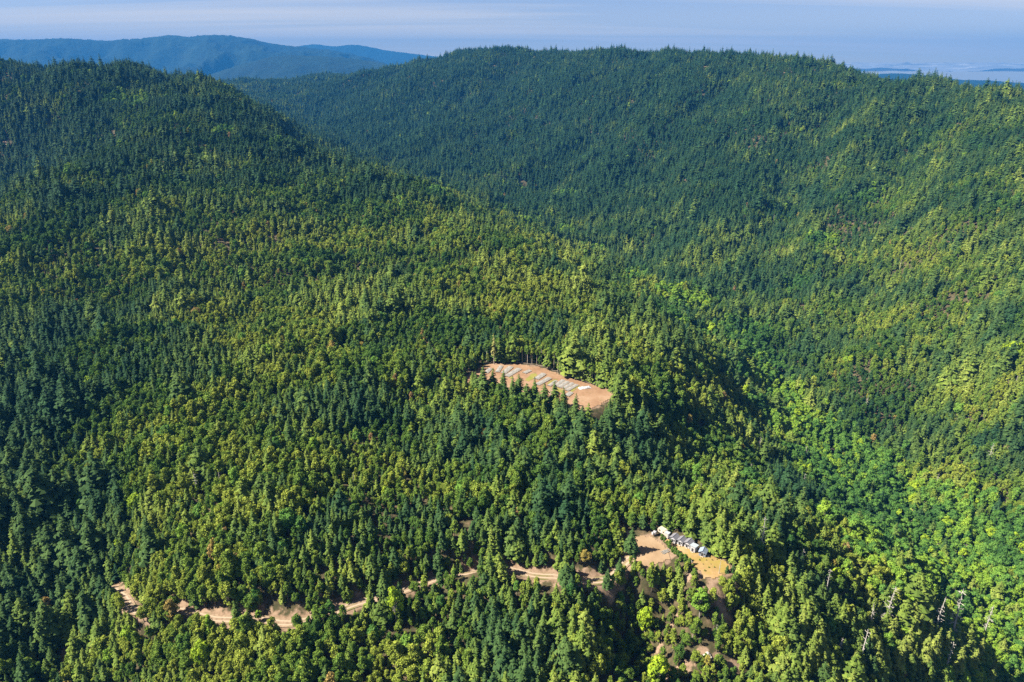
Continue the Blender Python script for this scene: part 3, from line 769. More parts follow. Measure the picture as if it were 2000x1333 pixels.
def tint_word(kind, t):
    if kind == 0: return 'dark green' if t < .3 else ('green' if t < .55 else 'olive green')
    if kind == 1: return 'deep green' if t < .35 else ('mid green' if t < .6 else ('yellow green' if t < .87 else 'orange tinged'))
    return 'fresh green' if t < .6 else 'lime green'
def size_word(h, lo, hi): return 'short' if h < lo else ('tall' if h > hi else 'medium sized')
ORD = ['first','second','third','fourth','fifth','sixth','seventh','eighth','ninth','tenth','eleventh','twelfth','thirteenth','fourteenth','fifteenth','sixteenth','seventeenth','eighteenth','nineteenth','twentieth']
TENS = ['','','twenty','thirty','forty','fifty','sixty','seventy','eighty','ninety']
def ordinal(n):
    if n <= 20: return ORD[n - 1]
    t, u = divmod(n, 10)
    return (TENS[t][:-1] + 'ieth') if u == 0 else TENS[t] + '-' + ORD[u - 1]
COLS = ['left edge', 'far left', 'left', 'left of centre', 'centre left', 'centre right', 'right of centre', 'right', 'far right', 'right edge']
ROWS = ['along the bottom edge', 'just above the bottom edge', 'in the lower quarter', 'in the lower third', 'around mid height']
def row_of(py): return 0 if py > 1290 else 1 if py > 1230 else 2 if py > 1120 else 3 if py > 960 else 4
LBL = set()
def uniq(l):
    assert l not in LBL, l
    LBL.add(l); return l

def tree_thing(name, meshes, loc, rz, s, w, tint, label, cat, group, part=('crown', 'trunk')):
    e = bpy.data.objects.new(name, None); COL.objects.link(e)
    e.empty_display_size = 0.5
    e.location = loc; e.rotation_euler = (0, 0, rz); e.scale = (s * w, s * w, s)
    tag(e, label, cat, group)
    for pn, me in zip(part, meshes):
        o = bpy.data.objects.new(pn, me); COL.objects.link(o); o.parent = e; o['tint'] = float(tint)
    return e

single = np.zeros(NT, bool)
for k, (nm, what, cat, grp, lo, hi) in enumerate((
        ('conifer_tree', 'conifer', 'conifer', 'conifers of the foreground forest', 14, 21),
        ('broadleaf_tree', 'broadleaf tree', 'tree', 'broadleaf trees of the foreground forest', 7.5, 11),
        ('alder_tree', 'alder', 'tree', 'alders and maples of the foreground', 11, 15))):
    idx = np.nonzero((T['kind'] == k) & inframe)[0]
    idx = idx[np.argsort(-app[idx])][:290]
    single[idx] = True
    cells = {}
    for i in idx: cells.setdefault((int(ppx[i] // 200), row_of(ppy[i])), []).append(i)
    place = {}
    subs = []
    for (c, r_), m_ in cells.items():
        nb_ = 1 + len(m_) // 40; m_ = sorted(m_, key=lambda q: ppy[q])
        for q_ in range(nb_):
            word = '' if nb_ == 1 else ' ' + (['upper', 'lower'] if nb_ == 2 else ['upper', 'middle', 'lower'] if nb_ == 3 else ['topmost', 'upper', 'lower', 'lowest'] if nb_ == 4 else ['topmost', 'upper', 'middle', 'lower', 'lowest'])[q_] + ' part'
            subs.append((c, r_, word, m_[len(m_) * q_ // nb_:len(m_) * (q_ + 1) // nb_]))
    for c, r_, word, m_ in subs:
        for j, i in enumerate(sorted(m_, key=lambda q: ppx[q])): place[i] = '%s, %s%s, %s from left' % (ROWS[r_], COLS[c], word, ordinal(j + 1))
    for i in idx:
        lab = '%s %s %s' % (tint_word(k, T['tint'][i]), what, place[i])
        mc, mt, _ = PROTO[KINDS[k]][T['var'][i]]
        tree_thing(nm, (mc, mt), (T['x'][i], T['y'][i], T['z'][i]), T['rot'][i], T['scl'][i], T['wid'][i], T['tint'][i], uniq(lab), cat, grp)

def forest(name, sel, coll, label):
    n = int(sel.sum())
    me = bpy.data.meshes.new(name); me.vertices.add(n)
    me.vertices.foreach_set('co', np.stack([T['x'][sel], T['y'][sel], T['z'][sel]], 1).astype(np.float32).ravel())
    def at(nm, ty, v):
        a = me.attributes.new(nm, ty, 'POINT'); a.data.foreach_set('vector' if ty == 'FLOAT_VECTOR' else 'value', np.ascontiguousarray(v).ravel())
    z0 = np.zeros(n, np.float32); s = T['scl'][sel]; w = T['wid'][sel]
    at('rot', 'FLOAT_VECTOR', np.stack([z0, z0, T['rot'][sel]], 1).astype(np.float32))
    at('scl', 'FLOAT_VECTOR', np.stack([s * w, s * w, s], 1).astype(np.float32))
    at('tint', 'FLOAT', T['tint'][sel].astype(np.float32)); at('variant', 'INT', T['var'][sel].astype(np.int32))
    o = bpy.data.objects.new(name, me); COL.objects.link(o)
    g = bpy.data.node_groups.new(name, 'GeometryNodeTree')
    g.interface.new_socket('Geometry', in_out='INPUT', socket_type='NodeSocketGeometry')
    g.interface.new_socket('Geometry', in_out='OUTPUT', socket_type='NodeSocketGeometry')
    N, L = g.nodes, g.links
    gi, go = N.new('NodeGroupInput'), N.new('NodeGroupOutput')
    ip = N.new('GeometryNodeInstanceOnPoints'); ci = N.new('GeometryNodeCollectionInfo')
    ci.inputs['Collection'].default_value = coll; ci.inputs['Separate Children'].default_value = True; ci.inputs['Reset Children'].default_value = True
    def na(nm, ty):
        q = N.new('GeometryNodeInputNamedAttribute'); q.data_type = ty; q.inputs['Name'].default_value = nm; return q.outputs['Attribute']
    L.new(gi.outputs[0], ip.inputs['Points']); L.new(ci.outputs[0], ip.inputs['Instance'])
    ip.inputs['Pick Instance'].default_value = True
    L.new(na('variant', 'INT'), ip.inputs['Instance Index']); L.new(na('rot', 'FLOAT_VECTOR'), ip.inputs['Rotation']); L.new(na('scl', 'FLOAT_VECTOR'), ip.inputs['Scale'])
    L.new(ip.outputs[0], go.inputs[0])
    md = o.modifiers.new('trees', 'NODES'); md.node_group = g
    tag(o, label, kind='stuff'); return o
forest('conifer_forest', (T['kind'] == 0) & ~single, PROTO['conifer_coll'], 'dark green conifers covering the hills beyond the foreground')
forest('broadleaf_forest', (T['kind'] == 1) & ~single, PROTO['broadleaf_coll'], 'mixed green broadleaf trees covering the hills')
forest('alder_forest', (T['kind'] == 2) & ~single, PROTO['alder_coll'], 'fresh green alders filling the creek valley')
# ------------------------------------------------------------------ single trees that stand out
def hand(kind, name, px, py, hpx, tint, label, cat, group, var=0, wid=1.0, part=('crown', 'trunk')):
    x, y, z = pick(px, py)
    mc, mt, h0 = PROTO[kind][var % len(PROTO[kind])]
    d = math.sqrt(x * x + y * y + (z - CAM_Z) ** 2); dep = math.atan2(CAM_Z - z, math.hypot(x, y))
    s = hpx * d / FPX / math.cos(dep) / h0 * (1.15 if kind == 'snag' else 1)
    return tree_thing(name, (mc, mt), (x, y, z), random.uniform(0, 6.28), s, wid, tint, uniq(label), cat, group, part)
SN = [(1482,1096,64,'tall white dead tree with side twigs behind the terrace'),(1559,1128,42,'grey dead conifer on the slope right of the terrace'),
      (1610,1172,44,'silvery dead conifer midway between terrace and creek alders'),(1722,1240,66,'tall grey dead conifer leaning among the shaggy firs'),
      (1696,1232,38,'thin grey snag just left of the tall leaning dead conifer'),(1634,1296,34,'bleached broken snag near the lower right, leaning right'),
      (1674,1316,58,'tall bleached snag near the bottom edge, right of the broken one'),(1850,1270,80,'tallest bare snag standing before the creek alders'),
      (1818,1256,62,'slim snag left of the tallest bare one'),(1916,1256,50,'ashen dead fir against the bright alders'),
      (1842,1322,46,'pale snag at the bottom edge below the tallest bare one'),(1874,1298,44,'thin snag between the tallest bare one and the ashen fir'),
      (1662,1226,22,'short brown snag stub amid olive crowns'),(1568,1262,30,'small grey snag in the yellow green thicket'),
      (1150,1250,22,'forked white snag in the dark gully below the road bend'),(1167,1282,20,'short white snag near the bottom, below the forked one'),
      (1221,1204,20,'bushy grey dead tree in the shaded gully'),(1352,1248,18,'small white snag on the bare slope below the terrace'),
      (1397,1248,20,'thin white snag right of the bare slope'),(1237,668,24,'grey dead tree right of the orange clearing, up the spur'),
      (1690,800,22,'grey dead tree on the fir slope across the creek'),(1254,972,26,'white dead tree above the yard, in the forest'),
      (1985,745,16,'pale dead crown at the right edge, mid height'),(1893,640,16,'small grey dead tree high on the right hillside'),
      (221,505,30,'grey dead tree high on the left hillside'),(522,630,24,'dark thin snag on the left central slope'),(1404,1122,22,'grey leafless sapling on the dry terrace')]
for i, (a, b, h, l) in enumerate(SN):
    hand('snag', 'dead_tree', a, b, h, .5, l, 'dead tree', 'dead grey trees', i, 1.0, ('branches', 'trunk'))
_rs = random.Random(5); ml = {}
for i in range(46):
    a = _rs.uniform(40, 1960); b = _rs.uniform(330, 1000); ml.setdefault((int(a // 200), 0 if b > 800 else 1 if b > 560 else 2), []).append((a, b))
for (c, r_), m_ in sorted(ml.items()):
    for j, (a, b) in enumerate(sorted(m_)):
        hand('snag', 'dead_tree', a, b, _rs.uniform(.7, 1.2) * (10 + 22 * (b - 300) / 700), .5, 'grey dead tree %s, %s, %s such from left' % (['above the dirt road', 'at mid height', 'on the upper slopes'][r_], COLS[c], ordinal(j + 1)), 'dead tree', 'dead grey trees', j, 1.0, ('branches', 'trunk'))
MAP = [(775,1225,60,.97,.75,'slender lime yellow maple just below the dirt road'),(1258,1242,50,.97,.7,'slim yellow maple in the dark gully below the yard'),
       (1366,1208,44,.70,1.1,'round vivid green maple on the slope below the terrace'),(1980,705,34,.97,1.3,'bright lime maple at the right edge of the hillside'),
       (182,785,42,.88,1.0,'lime green maple on the left slope among dark conifers'),(268,1005,36,.92,1.0,'lime maple above the left end of the dirt road'),
       (238,1090,28,.92,1.0,'small lime maple beside the shaded left gully'),(375,800,26,.7,1.1,'fresh green maple in the left central forest'),
       (1286,1345,48,.97,1.0,'yellow green maple at the bottom edge below the bare slope'),(396,1306,44,.94,.9,'lime maple near the bottom edge, below the dirt road'),
       (506,1215,16,.8,1.2,'small bright green maple on the road bank'),(255,1262,34,.85,1.0,'lime green maple right of the shaded track'),(1632,1140,26,.95,1.2,'yellow lime maple at the edge of the creek alders')]
for i, (a, b, h, t, w, l) in enumerate(MAP):
    hand('alder', 'maple_tree', a, b, h, t, l, 'tree', 'bright maples', i, w)
x_ = hand('broadleaf', 'broadleaf_tree', 100, 1212, 34, .97, 'golden orange tree among dark conifers near the left edge', 'tree', None, 1)
FC = [(945,776,60),(963,772,52),(983,778,54),(1001,793,56),(1013,782,50),(1029,796,46),(1043,794,56),(1064,803,54),(1083,796,50),(1100,806,48),(1124,816,46),(974,790,40),(1052,812,46),(1090,818,40),(930,772,46)]
FC.sort()
for i, (a, b, h) in enumerate(FC):
    hand('conifer', 'conifer_tree', a, b, h, .45, '%s conifer from the left in front of the orange clearing' % ORD[i], 'conifer', 'conifers in front of the clearing', i, 1.1)
TC = [(150,1122,96,'tallest dark conifer above the shaded left track'),(192,1112,92,'tall conifer right of the tallest one by the left track'),(62,1072,76,'tall conifer near the left edge above the shaded hollow'),
      (112,1104,70,'dark conifer between the two tallest left ones and the edge'),(302,1096,78,'tall green conifer above the left end of the dirt road'),(136,1206,66,'conifer beside the golden orange tree'),
      (186,1236,72,'conifer overhanging the shaded track on its right'),(20,1052,74,'tall conifer at the very left edge'),(210,1232,56,'dark conifer left of the road bend near the left'),
      (860,1140,30,'slim pale conifer standing alone beside the dirt road'),(1185,1150,34,'conifer at the right end of the road bend'),(1208,1130,36,'conifer beside the yard entrance'),(1232,1082,46,'dark tree shading the left side of the yard')]
for i, (a, b, h, l) in enumerate(TC):
    hand('conifer', 'conifer_tree', a, b, h, .35, l, 'conifer', 'tall conifers that stand out', i, .95)
SH = [(1700,1330,62),(1745,1325,66),(1735,1262,50),(1765,1290,52),(1795,1320,64),(1815,1300,54),(1838,1290,50),(1862,1332,54),(1890,1330,50),(1780,1245,44),(1905,1300,42),(1930,1335,36),(1660,1330,46)]
SH.sort()
for i, (a, b, h) in enumerate(SH):
    hand('shaggy', 'shaggy_fir', a, b, h, .86, '%s shaggy olive fir from the left in the bottom right corner' % ORD[i], 'conifer', 'shaggy firs', i, 1.15)
hand('shaggy', 'pine_tree', 965, 713, 60, .95, 'lone tall pine with bare trunk at the left end of the clearing', 'pine', None, 2, .9)

# trees along the far edge of the clearing, their bare trunks showing
EDGE = [(950,710),(968,708),(1010,710),(1055,716),(1085,726),(1115,738),(1150,749),(1190,760),(1206,768)]
ep = np.array([at_z(a, b, 1.0)[:2] for a, b in EDGE]); el = np.append(0, np.cumsum(np.hypot(*np.diff(ep, axis=0).T)))
NE = 86
for i in range(NE):
    s_ = el[-1] * (i + random.uniform(.2, .8)) / NE
    x = np.interp(s_, el, ep[:, 0]); y = np.interp(s_, el, ep[:, 1]) + 1.5 + (i % 3) * 2.4 + random.uniform(-.4, .6); x += (i % 3) * .8
    z = float(H(np.array([x]), np.array([y]))[0])
    v = random.randrange(4); mc, mt, _ = PROTO['edge'][v]
    tree_thing('edge_tree', (mc, mt), (x, y, z), random.uniform(0, 6.28), random.uniform(.72, .98) * (1 if i > 8 else 1.1), random.uniform(.85, 1.15), random.uniform(.35, .8),
               uniq('%s bare trunked tree from the left along the far clearing edge' % ordinal(i + 1)), 'tree', 'trees along the far edge of the clearing')

# shrubs and saplings on the open ground
def shrub(px, py, hm, tint, label, group):
    x, y, z = pick(px, py); v = random.randrange(6); mc, mt, h0 = PROTO['broadleaf'][v]
    tree_thing('shrub', (mc, mt), (x, y, z - .15 * hm), random.uniform(0, 6.28), hm / h0, 1.15, tint, uniq(label), 'shrub', group, ('foliage', 'stem'))
HED = [(1292,1056),(1297,1061),(1302,1066),(1307,1072),(1312,1079),(1318,1083),(1324,1088),(1331,1093),(1338,1099),(1345,1105),(1352,1112),(1328,1098),(1340,1112)]
for i, (a, b) in enumerate(HED):
    shrub(a, b, random.uniform(3.0, 5.0), random.uniform(.3, .7), '%s bush from the left in the hedge between yard and terrace' % ORD[i], 'hedge of bushes beside the terrace')
TS = [(1354,1096,.9),(1366,1096,1.2),(1373,1104,.8),(1384,1111,1.1),(1395,1110,1.0),(1379,1097,.9),(1390,1097,1.0),(1400,1095,.8),(1370,1092,.7),(1388,1104,.7),(1376,1117,1.3),(1362,1102,.7)]
TS.sort()
for i, (a, b, h) in enumerate(TS):
    shrub(a, b, h, random.uniform(.45, .7), '%s low green shrub from the left on the dry terrace' % ORD[i], 'low shrubs on the terrace')
for i, (a, b, h) in enumerate([(1420,1118,13),(1431,1119,15)]):
    hand('conifer', 'sapling', a, b, h, .3, ['left', 'right'][i] + ' one of two conifer saplings at the terrace end', 'sapling', 'saplings at the terrace end', i, 1.1)

# ------------------------------------------------------------------ cabins
M_WHITE = simple_mat('white_painted_boards', (0.40, 0.40, 0.43), .6, .10, 3)
M_CREAM = simple_mat('cream_panel', (0.46, 0.41, 0.33), .6, .08, 2)
M_ROOFG = simple_mat('grey_shingle', (0.17, 0.17, 0.20), .85, .25, 4)
M_ROOFP = simple_mat('pale_metal_roof', (0.36, 0.41, 0.46), .45, .1, 2)
M_BLUE = simple_mat('slate_blue_boards', (0.22, 0.27, 0.36), .6, .15, 3)
M_DARK = simple_mat('dark_opening', (0.03, 0.032, 0.038), .4, .2, 2)
M_WOOD = simple_mat('raw_timber', (0.42, 0.32, 0.22), .85, .25, 3)
M_FILM = simple_mat('white_bed_fabric', (0.23, 0.22, 0.21), .7, .30, .9)
M_GRASS = soil_mat('clearing_grass', (0.13, 0.14, 0.025), (0.19, 0.19, 0.04), (0.27, 0.23, 0.08), (0.30, 0.19, 0.09), .5, .5, .75)

def bxm(vs_, fs_, x0, x1, y0, y1, z0, z1):
    n = len(vs_)
    vs_ += [(x0,y0,z0),(x1,y0,z0),(x1,y1,z0),(x0,y1,z0),(x0,y0,z1),(x1,y0,z1),(x1,y1,z1),(x0,y1,z1)]
    fs_ += [tuple(n + k for k in f) for f in ((0,3,2,1),(4,5,6,7),(0,1,5,4),(1,2,6,5),(2,3,7,6),(3,0,4,7))]
def box_part(name, parent, mat, *boxes):
    v, f = [], []
    for b in boxes: bxm(v, f, *b)
    return mesh_obj(name, v, f, mat, parent)
def empty(name, loc, rz=0, label=None, cat=None, group=None):
    e = bpy.data.objects.new(name, None); COL.objects.link(e); e.location = loc; e.rotation_euler = (0, 0, rz); e.empty_display_size = .5
    return tag(e, uniq(label), cat, group)
def cabin(loc, rz, w, d, h, wallm, roofm, label, style='gable', trim=M_WHITE):
    """front faces -y; ridge runs front to back"""
    e = empty('cabin', loc, rz, label, 'cabin', 'cabins in a row on the terrace')
    t = .12; rise = w * .32
    # walls with the gable ends, as one closed shell
    v = [(-w/2,0,0),(w/2,0,0),(w/2,d,0),(-w/2,d,0),(-w/2,0,h),(w/2,0,h),(w/2,d,h),(-w/2,d,h)]
    if style == 'gable':
        v += [(0,0,h+rise),(0,d,h+rise)]
        f = [(0,1,5,8,4),(2,3,7,9,6),(1,2,6,5),(3,0,4,7),(0,3,2,1),(4,8,9,7),(5,6,9,8)]
    else:
        v[4] = (-w/2,0,h+.5); v[5] = (w/2,0,h+.5)
        f = [(0,1,5,4),(2,3,7,6),(1,2,6,5),(3,0,4,7),(0,3,2,1),(4,5,6,7)]
    mesh_obj('wall', v, f, wallm, e)
    o = .3
    if style == 'gable':
        rv, rf = [], []
        for s in (-1, 1):
            n = len(rv); x1 = s * (w/2 + o); zl = h - o * rise / (w/2)
            a = [(0,-o,h+rise+.03),(x1,-o,zl+.03),(x1,d+o,zl+.03),(0,d+o,h+rise+.03)]
            rv += a + [(p[0], p[1], p[2] + .12) for p in a]
            rf += [tuple(n + k for k in q) for q in ((0,1,2,3),(7,6,5,4),(0,4,5,1),(1,5,6,2),(2,6,7,3),(3,7,4,0))]
        roof = mesh_obj('roof', rv, rf, roofm, e)
        box_part('ridge_cap', roof, roofm, (-.1,.1,-o-.02,d+o+.02,h+rise+.13,h+rise+.2))
    else:
        a = [(-w/2-o,-o,h+.56+.03),(w/2+o,-o,h+.56+.03),(w/2+o,d+o,h-.02),(-w/2-o,d+o,h-.02)]
        mesh_obj('roof', a + [(p[0], p[1], p[2] + .12) for p in a], [(3,2,1,0),(4,5,6,7),(0,1,5,4),(1,2,6,5),(2,3,7,6),(3,0,4,7)], roofm, e)
    dr = box_part('door', e, M_DARK, (-.42,.42,-.05,.02,.12,1.8))
    box_part('door_frame', dr, trim, (-.52,-.42,-.09,.02,.1,1.9),(.42,.52,-.09,.02,.1,1.9),(-.42,.42,-.09,.02,1.8,1.9))
    for k, (xa, xb) in enumerate(((-w/2+.18, -.65), (.65, w/2-.18))):
        if xb - xa < .3: continue
        wd = box_part('window', e, M_DARK, (xa,xb,-.04,.02,1.0,1.75)); box_part('window_sill', wd, trim, (xa-.05,xb+.05,-.12,.02,.92,.998))
    ws = box_part('window', e, M_DARK, (-w/2-.04,-w/2+.02,d*.35,d*.7,1.0,1.75)); box_part('window_sill', ws, trim, (-w/2-.12,-w/2+.02,d*.35-.05,d*.7+.05,.92,.998))
    box_part('step', e, M_WOOD, (-.6,.6,-.75,-.1,-.2,.1))
    box_part('skirt', e, M_WOOD, (-w/2+.06,w/2-.06,.06,d-.06,-.6,-.004))
    return e
q0, q1 = at_z(1306, 1054, 5.2), at_z(1372, 1087, 5.2)
rd = (q1 - q0)[:2]; rd = rd / np.linalg.norm(rd); crz = math.atan2(rd[1], rd[0])
def cpos(px, py): return tuple(at_z(px, py, 5.25))
cabin(cpos(1313,1060), crz, 2.7, 3.2, 2.2, M_WHITE, M_ROOFG, 'white cabin with grey roof, first from the left in the row')
cabin(cpos(1327,1065), crz, 2.6, 3.2, 2.1, M_WHITE, M_ROOFG, 'white cabin with grey roof, second from the left in the row')
cabin(cpos(1341,1070), crz, 2.7, 3.4, 2.1, M_WHITE, M_ROOFG, 'white cabin with wide grey roof, third from the left in the row')
cabin(cpos(1352,1078), crz, 2.2, 2.8, 2.3, M_WHITE, M_ROOFP, 'white cabin with pale flat sloping roof, fourth in the row', 'shed')
cabin(cpos(1371,1087), crz + .25, 2.9, 2.8, 1.9, M_BLUE, M_BLUE, 'slate blue cabin standing apart at the right end of the row')
# cream trailer, white shed panel, water tanks
e = empty('travel_trailer', tuple(at_z(1291, 1044, 5.1)), crz - .1, 'cream travel trailer parked left of the white cabins', 'trailer')
prof = [(-1.9,.55),(1.8,.55),(2.05,1.1),(1.9,2.3),(1.4,2.6),(-1.5,2.6),(-2.0,2.2),(-2.1,1.0)]
n_ = len(prof); v = [(x, 0, z) for x, z in prof] + [(x, 2.1, z) for x, z in prof]
mesh_obj('body', v, [tuple(range(n_)), tuple(range(2*n_-1, n_-1, -1))] + [((k+1) % n_, k, n_+k, n_+(k+1) % n_) for k in range(n_)], M_CREAM, e)
box_part('window', e, M_DARK, (-1.4,-.5,-.03,.02,1.4,2.0)); box_part('window', e, M_DARK, (.9,1.5,-.03,.02,1.4,2.0)); box_part('door', e, M_WHITE, (-.2,.5,-.04,.02,.65,2.3))
def ring(cx_, y0, y1, cz, r, s=14):
    vv = [(cx_ + r*math.cos(6.283*k/s), y, cz + r*math.sin(6.283*k/s)) for y in (y0, y1) for k in range(s)]
    return vv, [tuple(range(s)), tuple(range(2*s-1, s-1, -1))] + [((k+1) % s, k, s+k, s+(k+1) % s) for k in range(s)]
for yy in (-.02, 1.9):
    vv, ff = ring(.1, yy, yy+.2, .36, .36); mesh_obj('wheel', vv, ff, M_DARK, e)
box_part('hitch', e, M_DARK, (2.0,3.0,1.0,1.1,.5,.6))
e = empty('tool_shed', tuple(at_z(1301, 1051, 5.1)), crz, 'narrow white shed between the trailer and the first cabin', 'shed')
box_part('wall', e, M_WHITE, (-.9,.9,0,1.6,0,2.3)); mesh_obj('roof', [(-1.05,-.2,2.5),(1.05,-.2,2.5),(1.05,1.75,2.33),(-1.05,1.75,2.33),(-1.05,-.2,2.6),(1.05,-.2,2.6),(1.05,1.75,2.43),(-1.05,1.75,2.43)], [(3,2,1,0),(4,5,6,7),(0,1,5,4),(1,2,6,5),(2,3,7,6),(3,0,4,7)], M_ROOFP, e)
box_part('door', e, M_CREAM, (-.4,.4,-.05,.01,.05,1.95))
for k, (a, b) in enumerate(((1279,1043),(1275,1044))):
    e = empty('water_tank', tuple(at_z(a, b, 5.0)), 0, ['larger', 'smaller'][k] + ' white water tank beside the trees above the yard', 'tank', 'water tanks')
    r_, h_ = (.75, 1.3) if k == 0 else (.55, 1.0)
    s = 18; prof = [(r_,0),(r_,h_),(r_*.85,h_+.15),(r_*.3,h_+.28)]
    v = [(q*math.cos(6.283*i/s), q*math.sin(6.283*i/s), z) for q, z in prof for i in range(s)]
    f = [(j*s+i, j*s+(i+1) % s, (j+1)*s+(i+1) % s, (j+1)*s+i) for j in range(3) for i in range(s)] + [tuple(3*s+i for i in range(s))]
    mesh_obj('tank_body', v, f, M_WHITE, e, True)
    v = [(.22*math.cos(6.283*i/12), .22*math.sin(6.283*i/12), z) for z in (h_+.26, h_+.36) for i in range(12)]
    mesh_obj('lid', v, [(i, (i+1) % 12, 12+(i+1) % 12, 12+i) for i in range(12)] + [tuple(12+i for i in range(12))], M_DARK, e)
# stacked boards in the yard, boulders
e = empty('lumber_pile', pick(1297, 1081), .6, 'pale pile of boards lying in the yard', 'lumber')
for k in range(14):
    x0 = random.uniform(-1.6, .2); y0 = (k % 5) * .42 - 1; z0 = (k // 5) * .09 + .2
    box_part('board', e, M_FILM, (x0, x0 + random.uniform(2.2, 3.4), y0, y0 + .3, z0, z0 + .075))
def rock(px, py, r, label, group, mat):
    x, y, z = pick(px, py); rnd = random.Random(px * 7 + py)
    bm = bmesh.new(); bmesh.ops.create_icosphere(bm, subdivisions=2, radius=1)
    for v in bm.verts:
        k = .8 + .4 * rnd.random(); v.co = Vector((v.co.x * r * k, v.co.y * r * .8 * k, v.co.z * r * .65 * k))
    me = bpy.data.meshes.new('boulder'); bm.to_mesh(me); bm.free(); me.materials.append(mat)
    o = bpy.data.objects.new('boulder', me); COL.objects.link(o); o.location = (x, y, z + r * .25); o.rotation_euler = (0, 0, rnd.uniform(0, 6))
    tag(o, uniq(label), 'rock', group)
M_ROCK = simple_mat('grey_rock', (0.42, 0.39, 0.36), .9, .3, 1.5)
rock(1347, 1098, 1.3, 'grey boulder at the left rim of the dry terrace', None, M_ROCK)
rock(1383, 1089, .7, 'small pale boulder beside the slate blue cabin', None, M_ROCK)
for i, (a, b, r) in enumerate([(1382,1281,1.2),(1376,1284,.8),(1387,1285,.9),(1205,1186,.9),(1264,1274,1.1),(1332,1148,1.0),(1400,1196,.9)]):
    rock(a, b, r, 'pale rock on the bare slope, %s from the top' % ['fourth','fifth','sixth','first','third','second','seventh'][i] if False else ['pale rock on the bare gravel patch near the bottom','smaller pale rock left of the one on the gravel patch','smaller pale rock right of the one on the gravel patch','white rock in the shaded gully below the road bend','pale rock at the head of the lower bare strip','pale rock below the left rim of the terrace','pale rock beside the round vivid green maple'][i], 'rocks on the bare slope', M_ROCK)

# ------------------------------------------------------------------ planting beds in the clearing
def cq(cx_, cy_): return at_z(920 + cx_ * .15, 690 + cy_ * .15, 1.45)
BEDS = [((392,168),(340,250),3.0),((520,178),(420,262),4.0),((630,202),(460,305),4.2),((770,225),(688,262),3.2),((950,268),(845,340),4.0),((1022,322),(855,415),3.8),((1110,362),(1010,430),2.6),((1205,352),(1095,428),3.2),((1262,372),(1140,448),3.2),((1325,390),(1205,462),3.0),((1380,412),(1240,490),3.0),((1305,512),(1240,560),3.4),((250,200),(195,260),3.2)]
BEDS.sort(key=lambda b: b[0][0])
for i, (a, b, w) in enumerate(BEDS):
    p, q = cq(*a), cq(*b); c = (p + q) / 2; L = float(np.hypot(*(q - p)[:2])); ang = math.atan2(q[1] - p[1], q[0] - p[0])
    e = empty('planting_bed', tuple(c), ang, '%s pale covered planting bed from the left in the clearing' % ORD[i], 'planting bed', 'covered planting beds in the clearing')
    nu, nv = max(6, int(L / 1.2)), 9
    U, V = np.meshgrid(np.linspace(-L/2, L/2, nu), np.linspace(-1, 1, nv), indexing='ij')
    Z = .28 * (1 - V * V) + .10 * (fbm(U / 1.3 + i * 9, V * 1.6, 5, 3) - .5) + .12
    cov = grid_mesh('cover', np.stack([U, V * w / 2, Z], -1), M_FILM); cov.parent = e
    box_part('side_board', e, M_WOOD, (-L/2, L/2, -w/2-.12, -w/2-.02, -.5, .2)); box_part('side_board', e, M_WOOD, (-L/2, L/2, w/2+.02, w/2+.12, -.5, .2))
    for k in range(int(L / 4) + 1):
        x0 = -L/2 + k * 4 + .3
        vv = []
        for t in np.linspace(-1, 1, 9):
            for dx in (0, .14): vv.append((x0 + dx, t * w / 2, .30 * (1 - t * t) + .2))
        mesh_obj('hoop', vv, [(2*j, 2*j+1, 2*j+3, 2*j+2) for j in range(8)], M_WHITE, e)
GP = [[(690,330),(790,262),(885,272),(840,330),(740,370)],[(865,375),(960,318),(1005,318),(900,385)],[(990,395),(1075,340),(1115,345),(1020,415)],[(1280,490),(1395,405),(1425,420),(1310,505)],[(470,320),(640,228),(668,238),(520,330)],[(1060,450),(1110,440),(1240,500),(1180,520)]]
for g_ in GP:
    drape('grass_patch', [tuple(cq(*p)[:2]) for p in g_], M_GRASS, .33, .8, 'green weeds between the planting beds')
e = empty('tarp_heap', tuple(cq(1480, 450)), .3, 'bright white heap of crumpled tarp in the clearing', 'tarp')
U, V = np.meshgrid(np.linspace(-4.2, 4.2, 26), np.linspace(-1.8, 1.8, 14), indexing='ij')
edge = (1 - (U / 4.3) ** 2) * (1 - (V / 1.9) ** 2)
Z = -.3 + 1.3 * np.clip(edge, 0, 1) ** .5 * (.3 + fbm(U * .9, V * .9, 3, 3))
tp = grid_mesh('sheet', np.stack([U, V, Z], -1), M_WHITE); tp.parent = e
# pushed-up logs and stumps along the far edge of the clearing
NLG = 30
for i in range(NLG):
    s_ = el[-1] * (i + random.uniform(.1, .9)) / NLG; x = np.interp(s_, el, ep[:, 0]); y = np.interp(s_, el, ep[:, 1]) + random.uniform(-.4, .6)
    z = float(H(np.array([x]), np.array([y]))[0])
    L = random.uniform(1.6, 4.5); mb = MB(); mb.limb((-L/2, 0, .35), (L/2, .2, .45 + random.uniform(0, .4)), .30, .22, 7); mb.limb((L*.1, 0, .4), (L*.3, .5, .9), .1, .05, 4)
    o = bpy.data.objects.new('log', mb.mesh('log', M_BARK)); COL.objects.link(o); o.location = (x, y, z + .1); o.rotation_euler = (0, 0, random.uniform(-.9, .4))
    tag(o, uniq('%s pale log from the left along the far clearing edge' % ordinal(i + 1)), 'log', 'logs along the far edge of the clearing')
